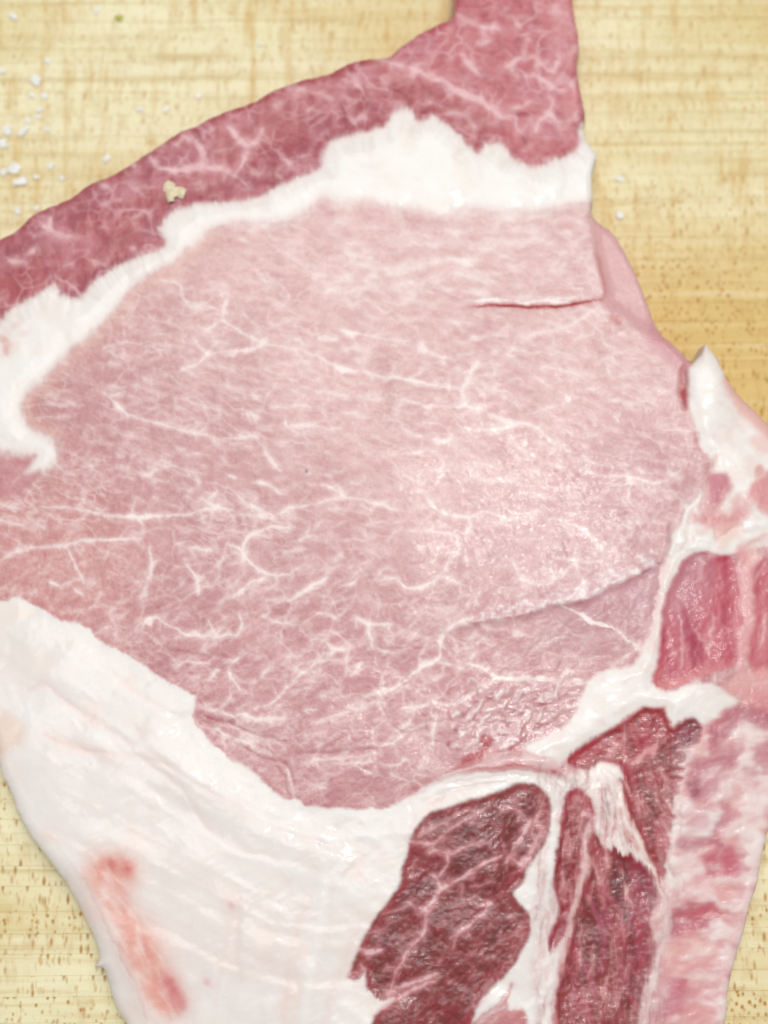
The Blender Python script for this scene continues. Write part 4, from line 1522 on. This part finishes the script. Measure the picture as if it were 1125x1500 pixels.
# ------------------------------------------------------------------ mesh of the slab, split into its tissues
def build_chop():
    root = bpy.data.objects.new('pork_chop', None)
    sc.collection.objects.link(root)
    tag(root, 'thick raw pork chop with pale pink marbled eye, white fat and dark muscle', 'pork chop')
    mat = meat_material()
    # vertices just outside the outline are pulled onto it
    gy, gx = np.gradient(sd_out, gv, gu)
    gl = np.hypot(gx, gy) + 1e-6
    lim = np.where((U < -12) | (U > 1137) | (V < -12) | (V > 1512), 8.0, 2.6)
    pull = (sd_out < 0) & (sd_out > -lim)
    PU = np.where(pull, U - sd_out * gx / gl, U)
    PV = np.where(pull, V - sd_out * gy / gl, V)
    ok = sd_out > -lim
    core = sd_out > 0
    quad = ok[:-1, :-1] & ok[1:, :-1] & ok[:-1, 1:] & ok[1:, 1:] & (core[:-1, :-1] | core[1:, :-1] | core[:-1, 1:] | core[1:, 1:])
    Z = np.maximum(HT + HGT * 0.001, 0.0008)
    X, Y = to_world(PU, PV, Z)
    idx = np.arange(NU * NV).reshape(NV, NU)
    qi = np.stack([idx[:-1, :-1], idx[1:, :-1], idx[1:, 1:], idx[:-1, 1:]], -1)[quad]     # upward facing
    qp = PID[:-1, :-1][quad]
    co = np.stack([X.ravel(), Y.ravel(), Z.ravel()], 1)
    # vertex normals of the whole face so that tissues join without a seam
    a, b, c, d = (co[qi[:, k]] for k in range(4))
    fn = np.cross(c - a, d - b)
    vn = np.zeros_like(co)
    for k in range(4):
        for j in range(3):
            vn[:, j] += np.bincount(qi[:, k], fn[:, j], len(co))
    # border edges -> wall down to the board
    e = np.concatenate([qi[:, [k, (k + 1) % 4]] for k in range(4)])
    ep = np.tile(qp, 4)
    key = np.minimum(e[:, 0], e[:, 1]) * (NU * NV) + np.maximum(e[:, 0], e[:, 1])
    _, inv, cnt = np.unique(key, return_inverse=True, return_counts=True)
    be = e[cnt[inv] == 1]
    bp = ep[cnt[inv] == 1]
    bv = np.unique(be)
    NB = len(co)
    wall = [co]
    # outward direction of the wall, for a belly in its profile
    gX = -(gx / gl).ravel()[bv]
    gY = (gy / gl).ravel()[bv]
    LV = (0.62, 0.25, 0.0)
    remap = [dict() for _ in LV]
    for li, f in enumerate(LV):
        w = co[bv].copy()
        w[:, 2] = np.maximum(co[bv][:, 2] * f, 0.00005)
        bulge = (0.0004, 0.0002, -0.0004)[li]
        w[:, 0] += gX * bulge
        w[:, 1] += gY * bulge
        base = NB + li * len(bv)
        remap[li] = base
        wall.append(w)
    allco = np.vstack(wall)
    pos_b = np.full(len(co), -1, np.int64)
    pos_b[bv] = np.arange(len(bv))
    wq, wp = [], []
    for li in range(len(LV)):
        up0 = be[:, 0] if li == 0 else remap[li - 1] + pos_b[be[:, 0]]
        up1 = be[:, 1] if li == 0 else remap[li - 1] + pos_b[be[:, 1]]
        lo0 = remap[li] + pos_b[be[:, 0]]
        lo1 = remap[li] + pos_b[be[:, 1]]
        wq.append(np.stack([up1, up0, lo0, lo1], 1))
        wp.append(bp)
    wq = np.concatenate(wq)
    wp = np.concatenate(wp)
    a, b, c, d = (allco[wq[:, k]] for k in range(4))
    fn = np.cross(c - a, d - b)
    vnw = np.zeros_like(allco)
    vnw[:len(co)] = vn
    for k in range(4):
        for j in range(3):
            vnw[:, j] += np.bincount(wq[:, k], fn[:, j], len(allco))
    vnw /= np.linalg.norm(vnw, axis=1, keepdims=True) + 1e-20
    colf = np.concatenate([COL.reshape(-1, 3)] + [COL.reshape(-1, 3)[bv]] * len(LV))
    fatf = np.concatenate([FIB.ravel()] + [FIB.ravel()[bv]] * len(LV))
    wetf = np.concatenate([WET.ravel()] + [WET.ravel()[bv]] * len(LV))
    Q = np.concatenate([qi, wq])
    QP = np.concatenate([qp, wp])
    for pi, (nm, _) in enumerate(PARTS):
        f = Q[QP == pi]
        if len(f) == 0:
            continue
        used, loc = np.unique(f, return_inverse=True)
        loc = loc.reshape(f.shape)
        me = bpy.data.meshes.new(nm)
        me.vertices.add(len(used))
        me.vertices.foreach_set('co', allco[used].astype(np.float32).ravel())
        me.loops.add(len(f) * 4)
        me.loops.foreach_set('vertex_index', loc.astype(np.int32).ravel())
        me.polygons.add(len(f))
        me.polygons.foreach_set('loop_start', np.arange(0, len(f) * 4, 4, dtype=np.int32))
        me.update(calc_edges=True)
        me.polygons.foreach_set('use_smooth', np.ones(len(f), bool))
        ca_ = me.attributes.new('tissue', 'FLOAT_COLOR', 'POINT')
        ca_.data.foreach_set('color', np.concatenate([colf[used], np.ones((len(used), 1))], 1).astype(np.float32).ravel())
        fa = me.attributes.new('fat', 'FLOAT', 'POINT')
        fa.data.foreach_set('value', fatf[used].astype(np.float32))
        wa = me.attributes.new('wet', 'FLOAT', 'POINT')
        wa.data.foreach_set('value', wetf[used].astype(np.float32))
        me.materials.append(mat)
        me.normals_split_custom_set_from_vertices(vnw[used].astype(np.float32))
        o = link(nm, me, root)
        o['label'] = PLABEL[nm]
    return root


build_chop()


# ------------------------------------------------------------------ crumbs: salt grains and a pepper flake
def plain_mat(name, c, rough, trans=0.0):
    m, nt, p = new_mat(name)
    n = node(nt, 'ShaderNodeTexNoise')
    n.inputs['Scale'].default_value = 1800
    geo = node(nt, 'ShaderNodeNewGeometry')
    nt.links.new(geo.outputs['Position'], n.inputs['Vector'])
    c = lin(c) * ALB
    r = ramp(nt, [(0.3, tuple(c * .88)), (0.7, tuple(np.minimum(c * 1.05, .95)))])
    nt.links.new(n.outputs['Fac'], r.inputs[0])
    nt.links.new(r.outputs[0], p.inputs['Base Color'])
    p.inputs['Roughness'].default_value = rough
    p.inputs['Transmission Weight'].default_value = trans
    return m


def crystal_mesh(name, mat, seed):
    """a worn salt crystal: a cube with cut corners and uneven faces"""
    r_ = random.Random(seed)
    import bmesh
    bm = bmesh.new()
    bmesh.ops.create_cube(bm, size=1.0)
    bmesh.ops.bevel(bm, geom=bm.edges[:], offset=0.2, segments=1, affect='EDGES')
    for v_ in bm.verts:
        v_.co *= 1 + r_.uniform(-.28, .28)
    lo = min(v_.co.z for v_ in bm.verts)
    for v_ in bm.verts:
        v_.co.z = (v_.co.z - lo) * .7
    me = bpy.data.meshes.new(name)
    bm.to_mesh(me)
    bm.free()
    me.materials.append(mat)
    return me


salt_mat = plain_mat('salt', (248, 247, 240), 0.4, 0.12)
salts = [crystal_mesh('salt_grain', salt_mat, s) for s in range(5)]
CLUSTER = [(18, 23, 15), (2, 103, 12), (69, 89, 12), (53, 117, 18), (46, 139, 13), (64, 140, 10), (57, 160, 13), (55, 170, 9), (11, 190, 16), (34, 192, 16), (40, 176, 10), (5, 210, 17), (68, 188, 9),
           (21, 245, 16), (30, 265, 20), (5, 252, 12), (53, 258, 12), (75, 242, 12), (91, 260, 13), (25, 309, 13), (53, 304, 10)]
SINGLE = [(203, 160, 14, 'small white salt grain on the board, left one of the close pair above the chop'),
          (243, 160, 12, 'small white salt grain on the board, right one of the close pair above the chop'),
          (290, 139, 11, 'faint salt grain on the board nearest the upper edge of the chop'),
          (156, 231, 14, 'lone white salt grain just outside the upper left edge of the chop'),
          (142, 14, 9, 'faint salt grain near the top edge beside the green speck'),
          (380, 64, 9, 'faint salt grain lying alone high above the rim muscle'),
          (908, 261, 13, 'upper of two white salt grains on the board right of the chop'),
          (908, 315, 17, 'lower and larger of two white salt grains right of the chop')]
r_ = random.Random(3)


def put_grain(u, v, s, label, group):
    o = link('salt_grain', r_.choice(salts))
    x, y_ = to_world(u, v, 0.0004)
    o.location = (float(x), float(y_), 0.00001)
    k = s * PX * 0.78
    o.scale = (k * r_.uniform(.65, 1.45), k * r_.uniform(.65, 1.2), k * .42)
    o.rotation_euler = (0, 0, r_.uniform(0, 6.28))
    tag(o, label, 'salt grain', group)


for (u, v, s) in CLUSTER:
    put_grain(u, v, s, 'tiny white salt grain in the loose scatter at the upper left edge', 'salt grains scattered at the left')
for (u, v, s, lab) in SINGLE:
    put_grain(u, v, s, lab, 'single salt grains around the chop')


def flake():
    """a husk flake: three ridged, curled plates in one small lump"""
    root = bpy.data.objects.new('husk_flake', None)
    sc.collection.objects.link(root)
    x, y_ = to_world(255, 282, HT + 0.0002)
    iu, iv = np.searchsorted(gu, 255), np.searchsorted(gv, 282)
    root.location = (float(x), float(y_), HT + 0.001 * float(HGT[iv, iu]) + 0.00005)
    root.rotation_euler = (0, 0, R(-47))
    root.scale = (1.15, 1.1, 1.5)
    tag(root, 'tiny pale tan husk flake stuck on the rose rim muscle', 'flake')
    mat = plain_mat('husk', (240, 228, 198), 0.6)
    n = 9
    for k, (ox, oy, lx, ly, rot, lift) in enumerate([(-.0009, .0004, .0014, .0017, 22, 0), (.0001, -.0001, .0013, .0021, -12, .00012), (.0009, .0003, .0012, .0015, 28, .0001), (.0007, -.0007, .0011, .0010, -28, .0002)]):
        vs, fs = [], []
        q = random.Random(40 + k)
        for i in range(n):
            for j in range(n):
                a_, b_ = i / (n - 1) - .5, j / (n - 1) - .5
                sh = 1 - .12 * abs(b_ * 2) ** 3
                vs.append((ox + a_ * lx * sh, oy + b_ * ly * (1 - .1 * abs(2 * a_) ** 3), lift + .00034 * (1 - (2 * b_) ** 2) + (.00013 if i % 2 else 0) + q.uniform(0, .00004)))
        top = len(vs)
        vs += [(a[0], a[1], a[2] - .00018) for a in vs]
        for i in range(n - 1):
            for j in range(n - 1):
                c_ = i * n + j
                fs.append((c_, c_ + n, c_ + n + 1, c_ + 1))
                fs.append((top + c_, top + c_ + 1, top + c_ + n + 1, top + c_ + n))
        rim = [i * n for i in range(n)] + [(n - 1) * n + j for j in range(1, n)] + [i * n + n - 1 for i in range(n - 2, -1, -1)] + [j for j in range(n - 2, 0, -1)]
        for i in range(len(rim)):
            p_, q_ = rim[i], rim[(i + 1) % len(rim)]
            fs.append((p_, top + p_, top + q_, q_))
        me = bpy.data.meshes.new('husk_plate')
        me.from_pydata(vs, [], fs)
        me.materials.append(mat)
        o = link('husk_plate', me, root)
        o.rotation_euler = (0, 0, R(rot))


flake()


def speck():
    import bmesh
    bm = bmesh.new()
    bmesh.ops.create_icosphere(bm, subdivisions=2, radius=1)
    q = random.Random(8)
    for v_ in bm.verts:
        v_.co *= 1 + q.uniform(-.3, .3)
        v_.co.z = max(v_.co.z, -.6) + .6
    me = bpy.data.meshes.new('herb_speck')
    bm.to_mesh(me)
    bm.free()
    me.materials.append(plain_mat('herb', (176, 178, 70), .6))
    o = link('herb_speck', me)
    x, y_ = to_world(174, 27, 0)
    o.location = (float(x), float(y_), 0.00001)
    o.scale = (.00065, .0005, .00025)
    tag(o, 'tiny blurred yellow-green herb speck on the board near the top edge', 'herb speck')


speck()
